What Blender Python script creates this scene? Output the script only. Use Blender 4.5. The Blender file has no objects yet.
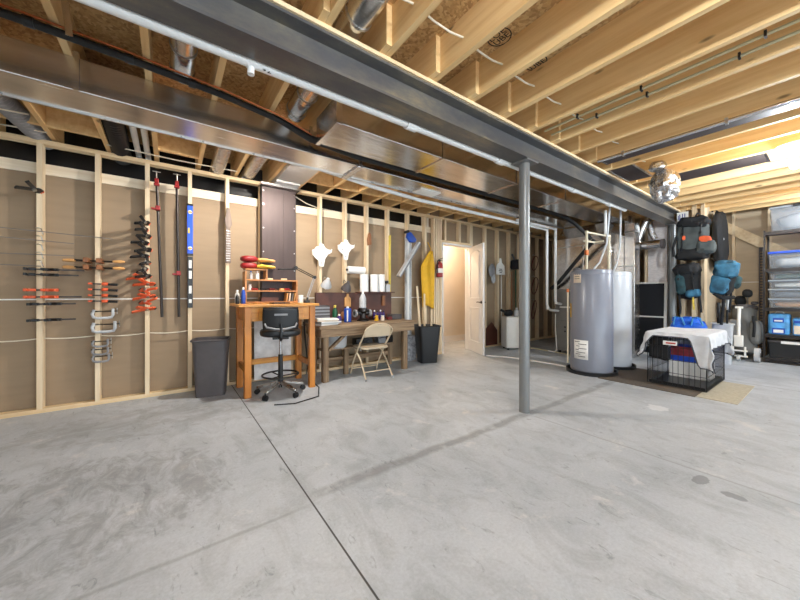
import bpy, math, random
from mathutils import Vector, Matrix, noise
from math import sin, cos, pi, radians as R
random.seed(7)
scn = bpy.context.scene
COL = scn.collection

# ------------------------------------------------------------------ camera, world, exposure
cam_d = bpy.data.cameras.new('camera')
cam = bpy.data.objects.new('camera', cam_d)
COL.objects.link(cam)
cam_d.sensor_width = 36
cam_d.lens = 318.5 * 36 / 800
cam_d.shift_y = -5 / 800
cam_d.clip_start = 0.02
HEAD = math.atan(441 / 318.5)
cam.location = (0, 0, 1.10)
cam.rotation_euler = (R(90), 0, HEAD - R(90))
scn.camera = cam
world = bpy.data.worlds.new('world')
scn.world = world
world.use_nodes = True
world.node_tree.nodes['Background'].inputs[0].default_value = (0.8, 0.91, 1.0, 1)
world.node_tree.nodes['Background'].inputs[1].default_value = 4.0
scn.view_settings.view_transform = 'Standard'
scn.view_settings.look = 'None'
scn.view_settings.gamma = 1
scn.view_settings.use_curve_mapping = False
scn.view_settings.exposure = 0.4
# lamp positions / strengths (bulbs are built further down)
LAMPS = [  # x, y, z, strength, colour, label
    (4.95, 0.265, 2.37, 1600, (0.84, 0.93, 1.0), 'glowing bare bulb on the joists above the storage rack side'),
    (1.05, 3.35, 2.52, 3000, (1.0, 0.94, 0.86), 'glowing bare bulb on a joist above the orange desk'),
    (1.0, -0.35, 2.50, 1900, (0.88, 0.94, 1.0), 'added unseen fill bulb on the joists above the open floor'),  # out of view, added as fill for the floor and joists
    (-2.2, 0.6, 2.50, 600, (0.88, 0.94, 1.0), 'added unseen fill bulb on the joists at the clamp wall end'),  # out of view, added as fill for the clamp wall
    (7.3, -0.45, 2.50, 2400, (0.84, 0.93, 1.0), 'glowing bare bulb on the joists in front of the storage rack'),
]
CLOSET = (4.75, 4.92, 2.38, 560, (1.0, 0.84, 0.66))

# ------------------------------------------------------------------ materials
def lin(c):
    return tuple(((v / 255) / 12.92 if v / 255 <= .04045 else ((v / 255 + .055) / 1.055) ** 2.4) for v in c) + (1,)

def newmat(name):
    m = bpy.data.materials.new(name)
    m.use_nodes = True
    nt = m.node_tree
    return m, nt, nt.nodes['Principled BSDF']

def N(nt, t, **kw):
    n = nt.nodes.new(t)
    for k, v in kw.items():
        if k.startswith('i_'):
            key = k[2:]
            n.inputs[int(key) if key.isdigit() else key].default_value = v
        else:
            setattr(n, k, v)
    return n

def coords(nt, scale=(1, 1, 1), world_space=False):
    if world_space:
        src = N(nt, 'ShaderNodeNewGeometry').outputs['Position']
    else:
        tc = N(nt, 'ShaderNodeTexCoord')
        oi = N(nt, 'ShaderNodeObjectInfo')
        mu = N(nt, 'ShaderNodeVectorMath', operation='SCALE')
        mu.inputs[0].default_value = (7.3, 11.1, 5.7)
        nt.links.new(oi.outputs['Random'], mu.inputs['Scale'])
        ad = N(nt, 'ShaderNodeVectorMath', operation='ADD')
        nt.links.new(tc.outputs['Object'], ad.inputs[0])
        nt.links.new(mu.outputs[0], ad.inputs[1])
        src = ad.outputs[0]
    mp = N(nt, 'ShaderNodeMapping')
    mp.inputs['Scale'].default_value = scale
    nt.links.new(src, mp.inputs['Vector'])
    return mp.outputs[0]

def ramp(nt, fac, stops):
    r = N(nt, 'ShaderNodeValToRGB')
    el = r.color_ramp.elements
    while len(el) < len(stops):
        el.new(0.5)
    for e, (p, c) in zip(el, stops):
        e.position = p
        e.color = c
    nt.links.new(fac, r.inputs[0])
    return r.outputs[0]

def mix(nt, fac, a, b, mode='MIX'):
    m = N(nt, 'ShaderNodeMix', data_type='RGBA', blend_type=mode)
    for i, v in ((0, fac), (6, a), (7, b)):
        if hasattr(v, 'default_value') or hasattr(v, 'links'):
            nt.links.new(v, m.inputs[i])
        else:
            m.inputs[i].default_value = v
    return m.outputs[2]

def plain(name, c, rough=.55, metal=0, var=.12, scale=9, bump=0, alpha=None, trans=0, stretch=(1, 1, 1)):
    m, nt, b = newmat(name)
    c = lin(c)
    v = coords(nt, stretch)
    n = N(nt, 'ShaderNodeTexNoise', i_Scale=scale, i_Detail=4)
    nt.links.new(v, n.inputs['Vector'])
    lo = tuple(x * (1 - var) for x in c[:3]) + (1,)
    hi = tuple(min(1, x * (1 + var)) for x in c[:3]) + (1,)
    nt.links.new(ramp(nt, n.outputs[0], [(.3, lo), (.7, hi)]), b.inputs['Base Color'])
    b.inputs['Roughness'].default_value = rough
    b.inputs['Metallic'].default_value = metal
    if trans:
        b.inputs['Transmission Weight'].default_value = trans
        b.inputs['IOR'].default_value = 1.15
    if alpha is not None:
        b.inputs['Alpha'].default_value = alpha
    if bump:
        bp = N(nt, 'ShaderNodeBump', i_Strength=bump, i_Distance=.01)
        nt.links.new(n.outputs[0], bp.inputs['Height'])
        nt.links.new(bp.outputs[0], b.inputs['Normal'])
    return m

def wood(name, light, dark, axis, rough=.6, knots=.5, grain=1.0):
    m, nt, b = newmat(name)
    st = [9, 9, 9]
    st[axis] = .55
    v = coords(nt, st)
    n = N(nt, 'ShaderNodeTexNoise', i_Scale=2.2 * grain, i_Detail=5, i_Roughness=.6)
    nt.links.new(v, n.inputs['Vector'])
    col = ramp(nt, n.outputs[0], [(.3, lin(dark)), (.62, lin(light))])
    if knots:
        st2 = [7, 7, 7]
        st2[axis] = 2.3
        v2 = coords(nt, st2)
        vo = N(nt, 'ShaderNodeTexVoronoi', i_Scale=.8, i_Randomness=1.0)
        nt.links.new(v2, vo.inputs['Vector'])
        k = ramp(nt, vo.outputs['Distance'], [(0.035, (1, 1, 1, 1)), (.085, (0, 0, 0, 1))])
        kd = tuple(x * .28 for x in lin(dark)[:3]) + (1,)
        sc = N(nt, 'ShaderNodeMath', operation='MULTIPLY')
        nt.links.new(k, sc.inputs[0])
        sc.inputs[1].default_value = knots
        col = mix(nt, sc.outputs[0], col, kd)
    nt.links.new(col, b.inputs['Base Color'])
    b.inputs['Roughness'].default_value = rough
    return m

def metal(name, c, rough=.3, streak=(1, 1, 1), var=.15, scale=5, bump=.0, met=1.0):
    m, nt, b = newmat(name)
    v = coords(nt, streak)
    n = N(nt, 'ShaderNodeTexNoise', i_Scale=scale, i_Detail=5)
    nt.links.new(v, n.inputs['Vector'])
    c = lin(c)
    nt.links.new(ramp(nt, n.outputs[0], [(.3, tuple(x * (1 - var) for x in c[:3]) + (1,)), (.7, tuple(min(1, x * (1 + var)) for x in c[:3]) + (1,))]), b.inputs['Base Color'])
    rr = N(nt, 'ShaderNodeMapRange')
    rr.inputs['To Min'].default_value = rough * .75
    rr.inputs['To Max'].default_value = rough * 1.3
    nt.links.new(n.outputs[0], rr.inputs['Value'])
    nt.links.new(rr.outputs[0], b.inputs['Roughness'])
    b.inputs['Metallic'].default_value = met
    if bump:
        bp = N(nt, 'ShaderNodeBump', i_Strength=bump, i_Distance=.02)
        nt.links.new(n.outputs[0], bp.inputs['Height'])
        nt.links.new(bp.outputs[0], b.inputs['Normal'])
    return m

def emit(name, c, s):
    m, nt, b = newmat(name)
    b.inputs['Base Color'].default_value = (*c, 1)
    b.inputs['Emission Color'].default_value = (*c, 1)
    b.inputs['Emission Strength'].default_value = s
    return m

def concrete():
    m, nt, b = newmat('concrete_floor')
    pos = N(nt, 'ShaderNodeNewGeometry').outputs['Position']
    def nz(scale, det=5, st=(1, 1, 1), rot=0, rough=.55, dist=0):
        mp = N(nt, 'ShaderNodeMapping')
        mp.inputs['Scale'].default_value = st
        mp.inputs['Rotation'].default_value = (0, 0, rot)
        nt.links.new(pos, mp.inputs['Vector'])
        n = N(nt, 'ShaderNodeTexNoise', i_Scale=scale, i_Detail=det, i_Roughness=rough, i_Distortion=dist)
        nt.links.new(mp.outputs[0], n.inputs['Vector'])
        return n.outputs[0]
    base = ramp(nt, nz(.9, 6), [(.3, lin((172, 178, 184))), (.7, lin((202, 206, 211)))])
    sw = ramp(nt, nz(4.5, 8, (1, .6, 1), .5, .72, .9), [(.30, (.74, .74, .73, 1)), (.54, (1, 1, 1, 1))])
    col = mix(nt, 1.0, base, sw, 'MULTIPLY')
    fl = ramp(nt, nz(17, 5, (1, .45, 1), -.9, .65, 1.2), [(.30, (.60, .60, .60, 1)), (.385, (1, 1, 1, 1))])
    col = mix(nt, .8, col, fl, 'MULTIPLY')
    wt = ramp(nt, nz(3.2, 5, (1, 1, 1), 0, .7, .3), [(.6, (0, 0, 0, 1)), (.74, (1, 1, 1, 1))])
    col = mix(nt, wt, col, lin((214, 212, 210)))
    fine = ramp(nt, nz(70, 6, (1, 1, 1), 0, .75), [(.32, (.84, .84, .84, 1)), (.62, (1.0, 1.0, 1.0, 1))])
    col = mix(nt, 1.0, col, fine, 'MULTIPLY')
    sep = N(nt, 'ShaderNodeSeparateXYZ')
    nt.links.new(pos, sep.inputs[0])
    def M(op, a, b_=None, c_=None):
        n = N(nt, 'ShaderNodeMath', operation=op)
        for i, v in enumerate((a, b_, c_)):
            if v is None: continue
            if hasattr(v, 'links'): nt.links.new(v, n.inputs[i])
            else: n.inputs[i].default_value = v
        return n.outputs[0]
    X, Y = sep.outputs[0], sep.outputs[1]
    def band(coord, at, w, soft, wob=0, sc=3):
        c = coord
        if wob:
            c = M('ADD', coord, M('MULTIPLY', M('SUBTRACT', nz(sc), .5), wob))
        d = M('ABSOLUTE', M('SUBTRACT', c, at))
        mr = N(nt, 'ShaderNodeMapRange')
        mr.inputs['From Min'].default_value = w
        mr.inputs['From Max'].default_value = w + soft
        mr.inputs['To Min'].default_value = 1
        mr.inputs['To Max'].default_value = 0
        nt.links.new(d, mr.inputs['Value'])
        return mr.outputs[0]
    def step(coord, a, b_):
        mr = N(nt, 'ShaderNodeMapRange')
        mr.inputs['From Min'].default_value = a
        mr.inputs['From Max'].default_value = b_
        nt.links.new(coord, mr.inputs['Value'])
        return mr.outputs[0]
    # old patched joint under the beam line
    f = M('MULTIPLY', band(Y, 1.70, .022, .035, .10), step(X, .55, .75))
    f = M('MULTIPLY', f, step(nz(9, 3), .25, .5))
    col = mix(nt, M('MULTIPLY', f, .55), col, lin((112, 111, 110)))
    col = mix(nt, M('MULTIPLY', M('MULTIPLY', band(Y, 1.62, .004, .012, .05), step(X, .7, .4)), .35), col, lin((110, 108, 106)))
    col = mix(nt, M('MULTIPLY', M('MULTIPLY', band(X, 2.68, .003, .01, .03), step(Y, 1.65, 1.6)), .45), col, lin((120, 119, 118)))
    col = mix(nt, M('MULTIPLY', M('MULTIPLY', band(X, 5.82, .006, .01, .02), step(Y, 1.65, 1.6)), .6), col, lin((90, 92, 94)))
    # saw-cut joint
    col = mix(nt, M('MULTIPLY', band(X, .61, .0035, .0015), .95), col, lin((40, 34, 30)))
    # two damp spots and a pale patch
    def blob(x, y, rx, ry, wob=.05):
        dx = M('DIVIDE', M('ADD', M('SUBTRACT', X, x), M('MULTIPLY', M('SUBTRACT', nz(14), .5), wob)), rx)
        dy = M('DIVIDE', M('ADD', M('SUBTRACT', Y, y), M('MULTIPLY', M('SUBTRACT', nz(17), .5), wob)), ry)
        d = M('ADD', M('MULTIPLY', dx, dx), M('MULTIPLY', dy, dy))
        return step(d, 1.15, .85)
    worn = M('MULTIPLY', blob(-.45, 2.35, .75, .55, .5), ramp(nt, nz(9, 7, (1, .5, 1), .5, .7, 1.0), [(.42, (1, 1, 1, 1)), (.58, (0, 0, 0, 1))]))
    col = mix(nt, M('MULTIPLY', worn, .5), col, lin((120, 120, 120)))
    worn2 = M('MULTIPLY', blob(-.1, 3.6, .9, .4, .5), ramp(nt, nz(7, 7, (.6, 1, 1), .2, .7, 1.0), [(.42, (1, 1, 1, 1)), (.6, (0, 0, 0, 1))]))
    col = mix(nt, M('MULTIPLY', worn2, .35), col, lin((124, 120, 114)))
    col = mix(nt, M('MULTIPLY', blob(2.56, .49, .07, .035), .65), col, lin((110, 111, 113)))
    col = mix(nt, M('MULTIPLY', blob(2.50, .345, .035, .05), .65), col, lin((112, 113, 115)))
    col = mix(nt, M('MULTIPLY', blob(3.85, 1.05, .09, .08, .12), .6), col, lin((226, 226, 228)))
    nt.links.new(col, b.inputs['Base Color'])
    b.inputs['Roughness'].default_value = .55
    bp = N(nt, 'ShaderNodeBump', i_Strength=.12, i_Distance=.01)
    nt.links.new(nz(14, 6), bp.inputs['Height'])
    nt.links.new(bp.outputs[0], b.inputs['Normal'])
    return m

def osb():
    m, nt, b = newmat('osb_sheathing')
    v = coords(nt, (1, 1, 1), True)
    n = N(nt, 'ShaderNodeTexNoise', i_Scale=3, i_Detail=3)
    nt.links.new(v, n.inputs['Vector'])
    ad = N(nt, 'ShaderNodeVectorMath', operation='ADD')
    sc = N(nt, 'ShaderNodeVectorMath', operation='SCALE')
    sc.inputs['Scale'].default_value = .12
    nt.links.new(n.outputs['Color'], sc.inputs[0])
    nt.links.new(v, ad.inputs[0])
    nt.links.new(sc.outputs[0], ad.inputs[1])
    vo = N(nt, 'ShaderNodeTexVoronoi', i_Scale=58)
    nt.links.new(ad.outputs[0], vo.inputs['Vector'])
    bw = N(nt, 'ShaderNodeRGBToBW')
    nt.links.new(vo.outputs['Color'], bw.inputs[0])
    col = ramp(nt, bw.outputs[0], [(.15, lin((176, 136, 88))), (.5, lin((206, 166, 112))), (.85, lin((222, 188, 136)))])
    big = ramp(nt, n.outputs[0], [(.3, (.84, .82, .78, 1)), (.7, (1, 1, 1, 1))])
    col = mix(nt, 1.0, col, big, 'MULTIPLY')
    nt.links.new(col, b.inputs['Base Color'])
    b.inputs['Roughness'].default_value = .75
    return m

MT = {}
MT['concrete'] = concrete()
MT['osb'] = osb()
MT['joist'] = wood('joist_pine', (242, 208, 152), (222, 180, 122), 1, .6, .85)
MT['stud'] = wood('stud_pine', (234, 214, 182), (216, 190, 152), 2, .65, .45)
MT['plate'] = wood('plate_pine', (236, 212, 172), (216, 186, 142), 0, .65, .5)
MT['sillboard'] = wood('pale_board', (238, 224, 200), (222, 202, 172), 0, .65, .6)
MT['kraft'] = plain('kraft_brown_wallboard', (152, 131, 106), .8, 0, .05, 3, stretch=(1, 1, 6))
MT['kraft_light'] = plain('tan_wallboard', (190, 170, 142), .8, 0, .05, 3, stretch=(1, 1, 6))
MT['black_poly'] = plain('black_poly_sheet', (16, 16, 18), .28, 0, .2, 6, .5)
MT['drywall'] = plain('drywall_cream', (226, 214, 196), .8, 0, .03, 4)
MT['grey_wall'] = plain('foundation_grey', (186, 184, 180), .8, 0, .08, 3)
MT['white_paint'] = plain('white_paint', (226, 222, 218), .4, 0, .02)
MT['galv'] = metal('galvanised_sheet', (216, 214, 212), .24, (.6, 6, 6), .10, 3, .05)
MT['galv2'] = metal('galvanised_duct', (206, 203, 200), .2, (.5, 3, 3), .14, 4, .12)
MT['galvdark'] = metal('dull_sheet_metal', (78, 67, 65), .55, (4, 4, .6), .15, 4, .05, .6)
MT['galvmatte'] = metal('matte_galvanised', (186, 184, 182), .5, (1, 1, 1), .1, 6, 0, .5)
MT['foil'] = metal('crinkled_foil', (206, 206, 208), .16, (1, 1, 1), .1, 24, 1.0)
MT['steel_paint'] = plain('grey_steel_primer', (94, 93, 93), .36, .25, .12, 5)
def beam_mat():
    m, nt, b = newmat('grey_beam_primer')
    n = N(nt, 'ShaderNodeTexNoise', i_Scale=1.6, i_Detail=8, i_Roughness=.7)
    nt.links.new(coords(nt, (1, 2.5, 2.5)), n.inputs['Vector'])
    c = ramp(nt, n.outputs[0], [(.42, lin((84, 84, 86))), (.56, lin((104, 101, 96))), (.70, lin((142, 130, 106)))])
    nt.links.new(c, b.inputs['Base Color'])
    b.inputs['Roughness'].default_value = .36
    b.inputs['Metallic'].default_value = .2
    return m
MT['beam'] = beam_mat()
MT['column_paint'] = plain('grey_column_primer', (128, 130, 130), .36, .35, .10, 6, stretch=(1, 1, .3))
MT['pvc'] = plain('white_pvc', (232, 232, 230), .35, 0, .02)
MT['cream_pvc'] = plain('cream_pipe', (226, 216, 190), .4, 0, .03)
MT['black_rubber'] = plain('black_rubber', (20, 20, 21), .6, 0, .2)
MT['black_plastic'] = plain('black_plastic', (26, 27, 29), .38, 0, .15)
MT['dark_grey'] = plain('dark_grey_plastic', (80, 75, 76), .45, 0, .08, 14)
MT['steel'] = metal('bright_steel', (190, 188, 184), .28, (1, 1, 1), .1, 8)
MT['rodgrey'] = metal('dull_rod_steel', (120, 112, 104), .45)
MT['darksteel'] = metal('dark_steel', (70, 66, 64), .4, (1, 1, 1), .15, 8)
MT['chrome'] = metal('chrome', (220, 220, 222), .12)
MT['copper'] = metal('copper', (190, 110, 70), .3)
MT['red'] = plain('red_enamel', (150, 30, 32), .4)
MT['orange'] = plain('orange_plastic', (226, 96, 52), .45)
MT['bluelevel'] = plain('blue_enamel', (30, 84, 214), .35, 0, .05)
MT['white'] = plain('white_plastic', (236, 234, 228), .45, 0, .03)
MT['paper'] = plain('white_paper', (240, 238, 234), .85, 0, .03)
MT['bench'] = wood('orange_oak', (204, 130, 48), (170, 98, 28), 2, .38, 0)
MT['benchx'] = wood('orange_oak_top', (222, 156, 68), (186, 114, 40), 0, .35, 0)
MT['shelfwood'] = wood('light_brown_board', (196, 138, 84), (160, 104, 58), 0, .5, 0)
MT['rustic'] = wood('weathered_wood', (150, 126, 98), (92, 70, 50), 2, .75, .5, 1.6)
MT['rusticx'] = wood('weathered_top', (164, 138, 108), (104, 80, 58), 0, .75, .5, 1.6)
MT['backboard'] = plain('dark_brown_hardboard', (84, 46, 34), .5, 0, .35, 5)
MT['beige'] = plain('beige_enamel', (204, 186, 158), .4, 0, .04)
MT['heater'] = plain('grey_enamel', (126, 130, 142), .3, .0, .03)
MT['heater2'] = plain('light_grey_enamel', (186, 190, 196), .3, .0, .03)
MT['furnace'] = plain('furnace_grey', (128, 126, 122), .4, .3, .06)
MT['yellow'] = plain('yellow_fabric', (216, 166, 30), .7, 0, .1)
MT['yellowpaint'] = plain('yellow_paint', (214, 186, 70), .5, 0, .12)
MT['brown'] = wood('brown_wood', (150, 94, 50), (112, 66, 34), 2, .5, 0)
MT['neckbrown'] = wood('grey_brown_wood', (128, 108, 94), (96, 80, 70), 2, .55, 0)
MT['tan'] = plain('tan_plastic', (216, 160, 96), .5)
MT['blue'] = plain('blue_plastic', (30, 74, 170), .4)
MT['lightblue'] = plain('light_blue_print', (84, 156, 212), .45, 0, .35, 12)
MT['green'] = plain('dark_green_plastic', (24, 84, 54), .4)
MT['purple'] = plain('dark_purple_plastic', (56, 34, 104), .4)
MT['grey'] = plain('mid_grey_plastic', (138, 138, 140), .5)
MT['lightgrey'] = plain('light_grey_plastic', (190, 192, 194), .5)
MT['whitesheet'] = plain('white_faced_insulation', (232, 224, 222), .5, .05, .10, 10, stretch=(1, 2, 5))
MT['screen'] = plain('black_screen_cloth', (20, 22, 28), .75, 0, .2, 60)
MT['packgrey'] = plain('grey_pack_cloth', (74, 80, 80), .8, 0, .3, 8, .4)
MT['packblack'] = plain('black_pack_cloth', (20, 21, 24), .8, 0, .3, 8, .4)
MT['packblue'] = plain('teal_blue_pack_cloth', (52, 104, 132), .75, 0, .6, 7, .4)
MT['packteal'] = plain('dark_teal_pack_cloth', (34, 64, 70), .8, 0, .7, 8, .4)
MT['tarpblue'] = plain('bright_blue_woven_plastic', (38, 104, 220), .35, 0, .3, 10, .6)
MT['towel'] = plain('pale_grey_towel', (206, 208, 212), .95, 0, .10, 12, .5)
MT['towelhem'] = plain('dark_grey_hem', (76, 78, 84), .95, 0, .1)
MT['mat'] = plain('beige_floor_mat', (178, 170, 150), .95, 0, .12, 40, .4)
MT['sheetbrown'] = plain('dark_brown_floor_sheet', (98, 88, 78), .95, 0, .15, 40, .4)
MT['clear'] = plain('cloudy_clear_plastic', (170, 178, 188), .22, 0, .05, 4, alpha=.34)
MT['clearlid'] = plain('frosted_lid', (186, 194, 202), .3, 0, .04, 4, alpha=.6)
MT['redfabric'] = plain('dull_red_rubber', (104, 30, 28), .6)
MT['golfgrey'] = plain('grey_golf_cloth', (112, 112, 110), .8, 0, .12, 9)
MT['label_cream'] = plain('cream_label', (226, 208, 186), .7, 0, .08)
MT['ink'] = plain('black_ink', (24, 22, 22), .7)
MT['blueink'] = plain('blue_ink', (60, 76, 150), .7)
MT['redink'] = plain('red_ink', (196, 70, 62), .6)
MT['speckle'] = plain('speckled_pale_grey', (160, 162, 168), .7, 0, .5, 26)
MT['stainboard'] = plain('stained_white_board', (232, 230, 228), .7, 0, .2, 10)
MT['wirewhite'] = plain('white_cable', (226, 216, 196), .5)
MT['pex'] = plain('pale_green_tube', (190, 182, 148), .4)
MT['skin_print'] = plain('red_fruit_print', (150, 46, 56), .5, 0, .5, 16)

# ------------------------------------------------------------------ mesh builder
def rotm(rx=0, ry=0, rz=0):
    return (Matrix.Rotation(rz, 3, 'Z') @ Matrix.Rotation(ry, 3, 'Y') @ Matrix.Rotation(rx, 3, 'X'))

def frame_of(d):
    d = Vector(d).normalized()
    a = Vector((0, 0, 1)) if abs(d.z) < .9 else Vector((1, 0, 0))
    u = d.cross(a).normalized()
    return d, u, d.cross(u).normalized()

class MB:
    def __init__(s):
        s.v, s.f, s.mi, s.parts = [], [], [], []
        s.cur = 0
    def add(s, vs, fs):
        o = len(s.v)
        s.parts.append((o, len(vs), len(s.f), len(fs)))
        s.v += [tuple(p) for p in vs]
        s.f += [tuple(i + o for i in f) for f in fs]
        s.mi += [s.cur] * len(fs)
        return s
    def box(s, x0, x1, y0, y1, z0, z1):
        vs = [(x, y, z) for z in (z0, z1) for y in (y0, y1) for x in (x0, x1)]
        return s.add(vs, [(0, 2, 3, 1), (4, 5, 7, 6), (0, 1, 5, 4), (2, 6, 7, 3), (0, 4, 6, 2), (1, 3, 7, 5)])
    def obox(s, c, size, rx=0, ry=0, rz=0):
        m = rotm(rx, ry, rz)
        h = [q / 2 for q in size]
        vs = [Vector(c) + m @ Vector((x * h[0], y * h[1], z * h[2])) for z in (-1, 1) for y in (-1, 1) for x in (-1, 1)]
        return s.add(vs, [(0, 2, 3, 1), (4, 5, 7, 6), (0, 1, 5, 4), (2, 6, 7, 3), (0, 4, 6, 2), (1, 3, 7, 5)])
    def taper(s, c, b, t, z0, z1):
        vs = []
        for (hx, hy), z in ((b, z0), (t, z1)):
            for y in (-1, 1):
                for x in (-1, 1):
                    vs.append((c[0] + x * hx, c[1] + y * hy, z))
        return s.add(vs, [(0, 2, 3, 1), (4, 5, 7, 6), (0, 1, 5, 4), (2, 6, 7, 3), (0, 4, 6, 2), (1, 3, 7, 5)])
    def bar(s, p0, p1, w, h, up=(0, 0, 1)):
        p0, p1 = Vector(p0), Vector(p1)
        d = (p1 - p0).normalized()
        u = Vector(up)
        if abs(d.dot(u)) > .98: u = Vector((0, 1, 0))
        a = d.cross(u).normalized() * (w / 2)
        b = a.cross(d).normalized() * (h / 2)
        vs = [p + i * a + j * b for p in (p0, p1) for j in (-1, 1) for i in (-1, 1)]
        return s.add(vs, [(0, 1, 3, 2), (4, 6, 7, 5), (0, 4, 5, 1), (2, 3, 7, 6), (0, 2, 6, 4), (1, 5, 7, 3)])
    def tube(s, pts, r, n=8, closed=False):
        pts = [Vector(p) for p in pts]
        k = len(pts)
        rs = r if isinstance(r, (list, tuple)) else [r] * k
        dirs = []
        for i in range(k):
            a = pts[i - 1] if (i or closed) else pts[i]
            b = pts[(i + 1) % k] if (i < k - 1 or closed) else pts[i]
            dirs.append((b - a).normalized())
        _, u, w = frame_of(dirs[0])
        vs = []
        for i in range(k):
            d = dirs[i]
            u = (u - d * u.dot(d))
            if u.length < 1e-5: _, u, _ = frame_of(d)
            u.normalize()
            w = d.cross(u)
            for j in range(n):
                t = 2 * pi * j / n
                vs.append(pts[i] + (u * cos(t) + w * sin(t)) * rs[i])
        fs = []
        for i in range(k if closed else k - 1):
            i2 = (i + 1) % k
            for j in range(n):
                j2 = (j + 1) % n
                fs.append((i * n + j, i * n + j2, i2 * n + j2, i2 * n + j))
        if not closed:
            fs.append(tuple(range(n - 1, -1, -1)))
            fs.append(tuple((k - 1) * n + j for j in range(n)))
        return s.add(vs, fs)
    def cyl(s, p0, p1, r0, r1=None, n=16):
        return s.tube([p0, p1], [r0, r0 if r1 is None else r1], n)
    def lathe(s, prof, c=(0, 0, 0), n=24, m=None, sx=1, sy=1):
        vs = []
        m = m or Matrix.Identity(3)
        for r, z in prof:
            for j in range(n):
                t = 2 * pi * j / n
                vs.append(Vector(c) + m @ Vector((r * cos(t) * sx, r * sin(t) * sy, z)))
        fs = []
        k = len(prof)
        for i in range(k - 1):
            for j in range(n):
                j2 = (j + 1) % n
                fs.append((i * n + j, i * n + j2, (i + 1) * n + j2, (i + 1) * n + j))
        fs.append(tuple(range(n - 1, -1, -1)))
        fs.append(tuple((k - 1) * n + j for j in range(n)))
        return s.add(vs, fs)
    def prism(s, outline, origin, U, V, W):
        o, U, V, W = Vector(origin), Vector(U), Vector(V), Vector(W)
        k = len(outline)
        vs = [o + U * a + V * b for a, b in outline] + [o + U * a + V * b + W for a, b in outline]
        fs = [tuple(range(k - 1, -1, -1)), tuple(range(k, 2 * k))]
        fs += [(i, (i + 1) % k, (i + 1) % k + k, i + k) for i in range(k)]
        return s.add(vs, fs)
    def blob(s, c, size, e=.6, wob=0, seed=0, n=20, m=None, fr=6):
        """rounded soft body (superellipsoid) with cloth-like unevenness"""
        m = m or Matrix.Identity(3)
        def sp(v, p): return math.copysign(abs(v) ** p, v)
        vs = []
        rows = n // 2
        for i in range(rows + 1):
            a = -pi / 2 + pi * i / rows
            for j in range(n):
                t = 2 * pi * j / n
                p = Vector((sp(cos(a), e) * sp(cos(t), e), sp(cos(a), e) * sp(sin(t), e), sp(sin(a), e)))
                p = Vector((p.x * size[0] / 2, p.y * size[1] / 2, p.z * size[2] / 2))
                if wob:
                    k = noise.noise(Vector((p.x * fr + seed * 3.7, p.y * fr, p.z * fr))) + .5 * noise.noise(Vector((p.x * fr * 2.3, p.y * fr * 2.3 + seed, p.z * fr * 2.3)))
                    p *= 1 + wob * k
                vs.append(Vector(c) + m @ p)
        fs = []
        for i in range(rows):
            for j in range(n):
                j2 = (j + 1) % n
                fs.append((i * n + j, i * n + j2, (i + 1) * n + j2, (i + 1) * n + j))
        return s.add(vs, fs)
    def grid(s, f, nu, nv):
        vs = [f(i / nu, j / nv) for j in range(nv + 1) for i in range(nu + 1)]
        fs = [(j * (nu + 1) + i, j * (nu + 1) + i + 1, (j + 1) * (nu + 1) + i + 1, (j + 1) * (nu + 1) + i) for j in range(nv) for i in range(nu)]
        return s.add(vs, fs)
    def build_each(s, name, mats, parent=None, **kw):
        out = []
        for vo, vn, fo, fn in s.parts:
            q = MB()
            q.add(s.v[vo:vo + vn], [tuple(i - vo for i in f) for f in s.f[fo:fo + fn]])
            out.append(q.build(name, mats, parent, **kw))
        return out
    def build(s, name, mats, parent=None, bevel=0, solid=0, smooth=.6, segs=2):
        mats = mats if isinstance(mats, (list, tuple)) else [mats]
        off = Vector((0, 0, 0))
        if parent is not None:
            p = parent
            while p is not None:
                off += p.location
                p = p.parent
            loc = Vector((0, 0, 0))
        else:
            lo = [min(v[i] for v in s.v) for i in range(3)]
            hi = [max(v[i] for v in s.v) for i in range(3)]
            loc = Vector(((lo[0] + hi[0]) / 2, (lo[1] + hi[1]) / 2, lo[2]))
            off = loc
        me = bpy.data.meshes.new(name)
        me.from_pydata([tuple(Vector(v) - off) for v in s.v], [], s.f)
        me.validate()
        for mm in mats:
            me.materials.append(MT[mm] if isinstance(mm, str) else mm)
        for p, i in zip(me.polygons, s.mi):
            p.material_index = i
            p.use_smooth = True
        me.update()
        import bmesh
        bm = bmesh.new()
        bm.from_mesh(me)
        bmesh.ops.remove_doubles(bm, verts=bm.verts, dist=1e-6)
        bmesh.ops.recalc_face_normals(bm, faces=bm.faces)
        bm.to_mesh(me)
        bm.free()
        if smooth: me.set_sharp_from_angle(angle=smooth)
        o = bpy.data.objects.new(name, me)
        COL.objects.link(o)
        o.location = loc
        if parent is not None: o.parent = parent
        if bevel:
            b = o.modifiers.new('bevel', 'BEVEL')
            b.width = bevel
            b.segments = segs
            b.limit_method = 'ANGLE'
            b.angle_limit = .7
        if solid:
            q = o.modifiers.new('solid', 'SOLIDIFY')
            q.thickness = solid
            q.offset = 0
        return o

def tag(o, label=None, cat=None, group=None, kind=None):
    if label: o['label'] = label
    if cat: o['category'] = cat
    if group: o['group'] = group
    if kind: o['kind'] = kind
    return o

def thing(name, label, cat, loc=(0, 0, 0), group=None):
    o = bpy.data.objects.new(name, None)
    o.empty_display_size = .1
    COL.objects.link(o)
    o.location = loc
    return tag(o, label, cat, group)

def struct(o, label=None):
    o['kind'] = 'structure'
    if label: o['label'] = label
    return o

def kids(o):
    return [c for c in COL.objects if c.parent == o]

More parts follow.
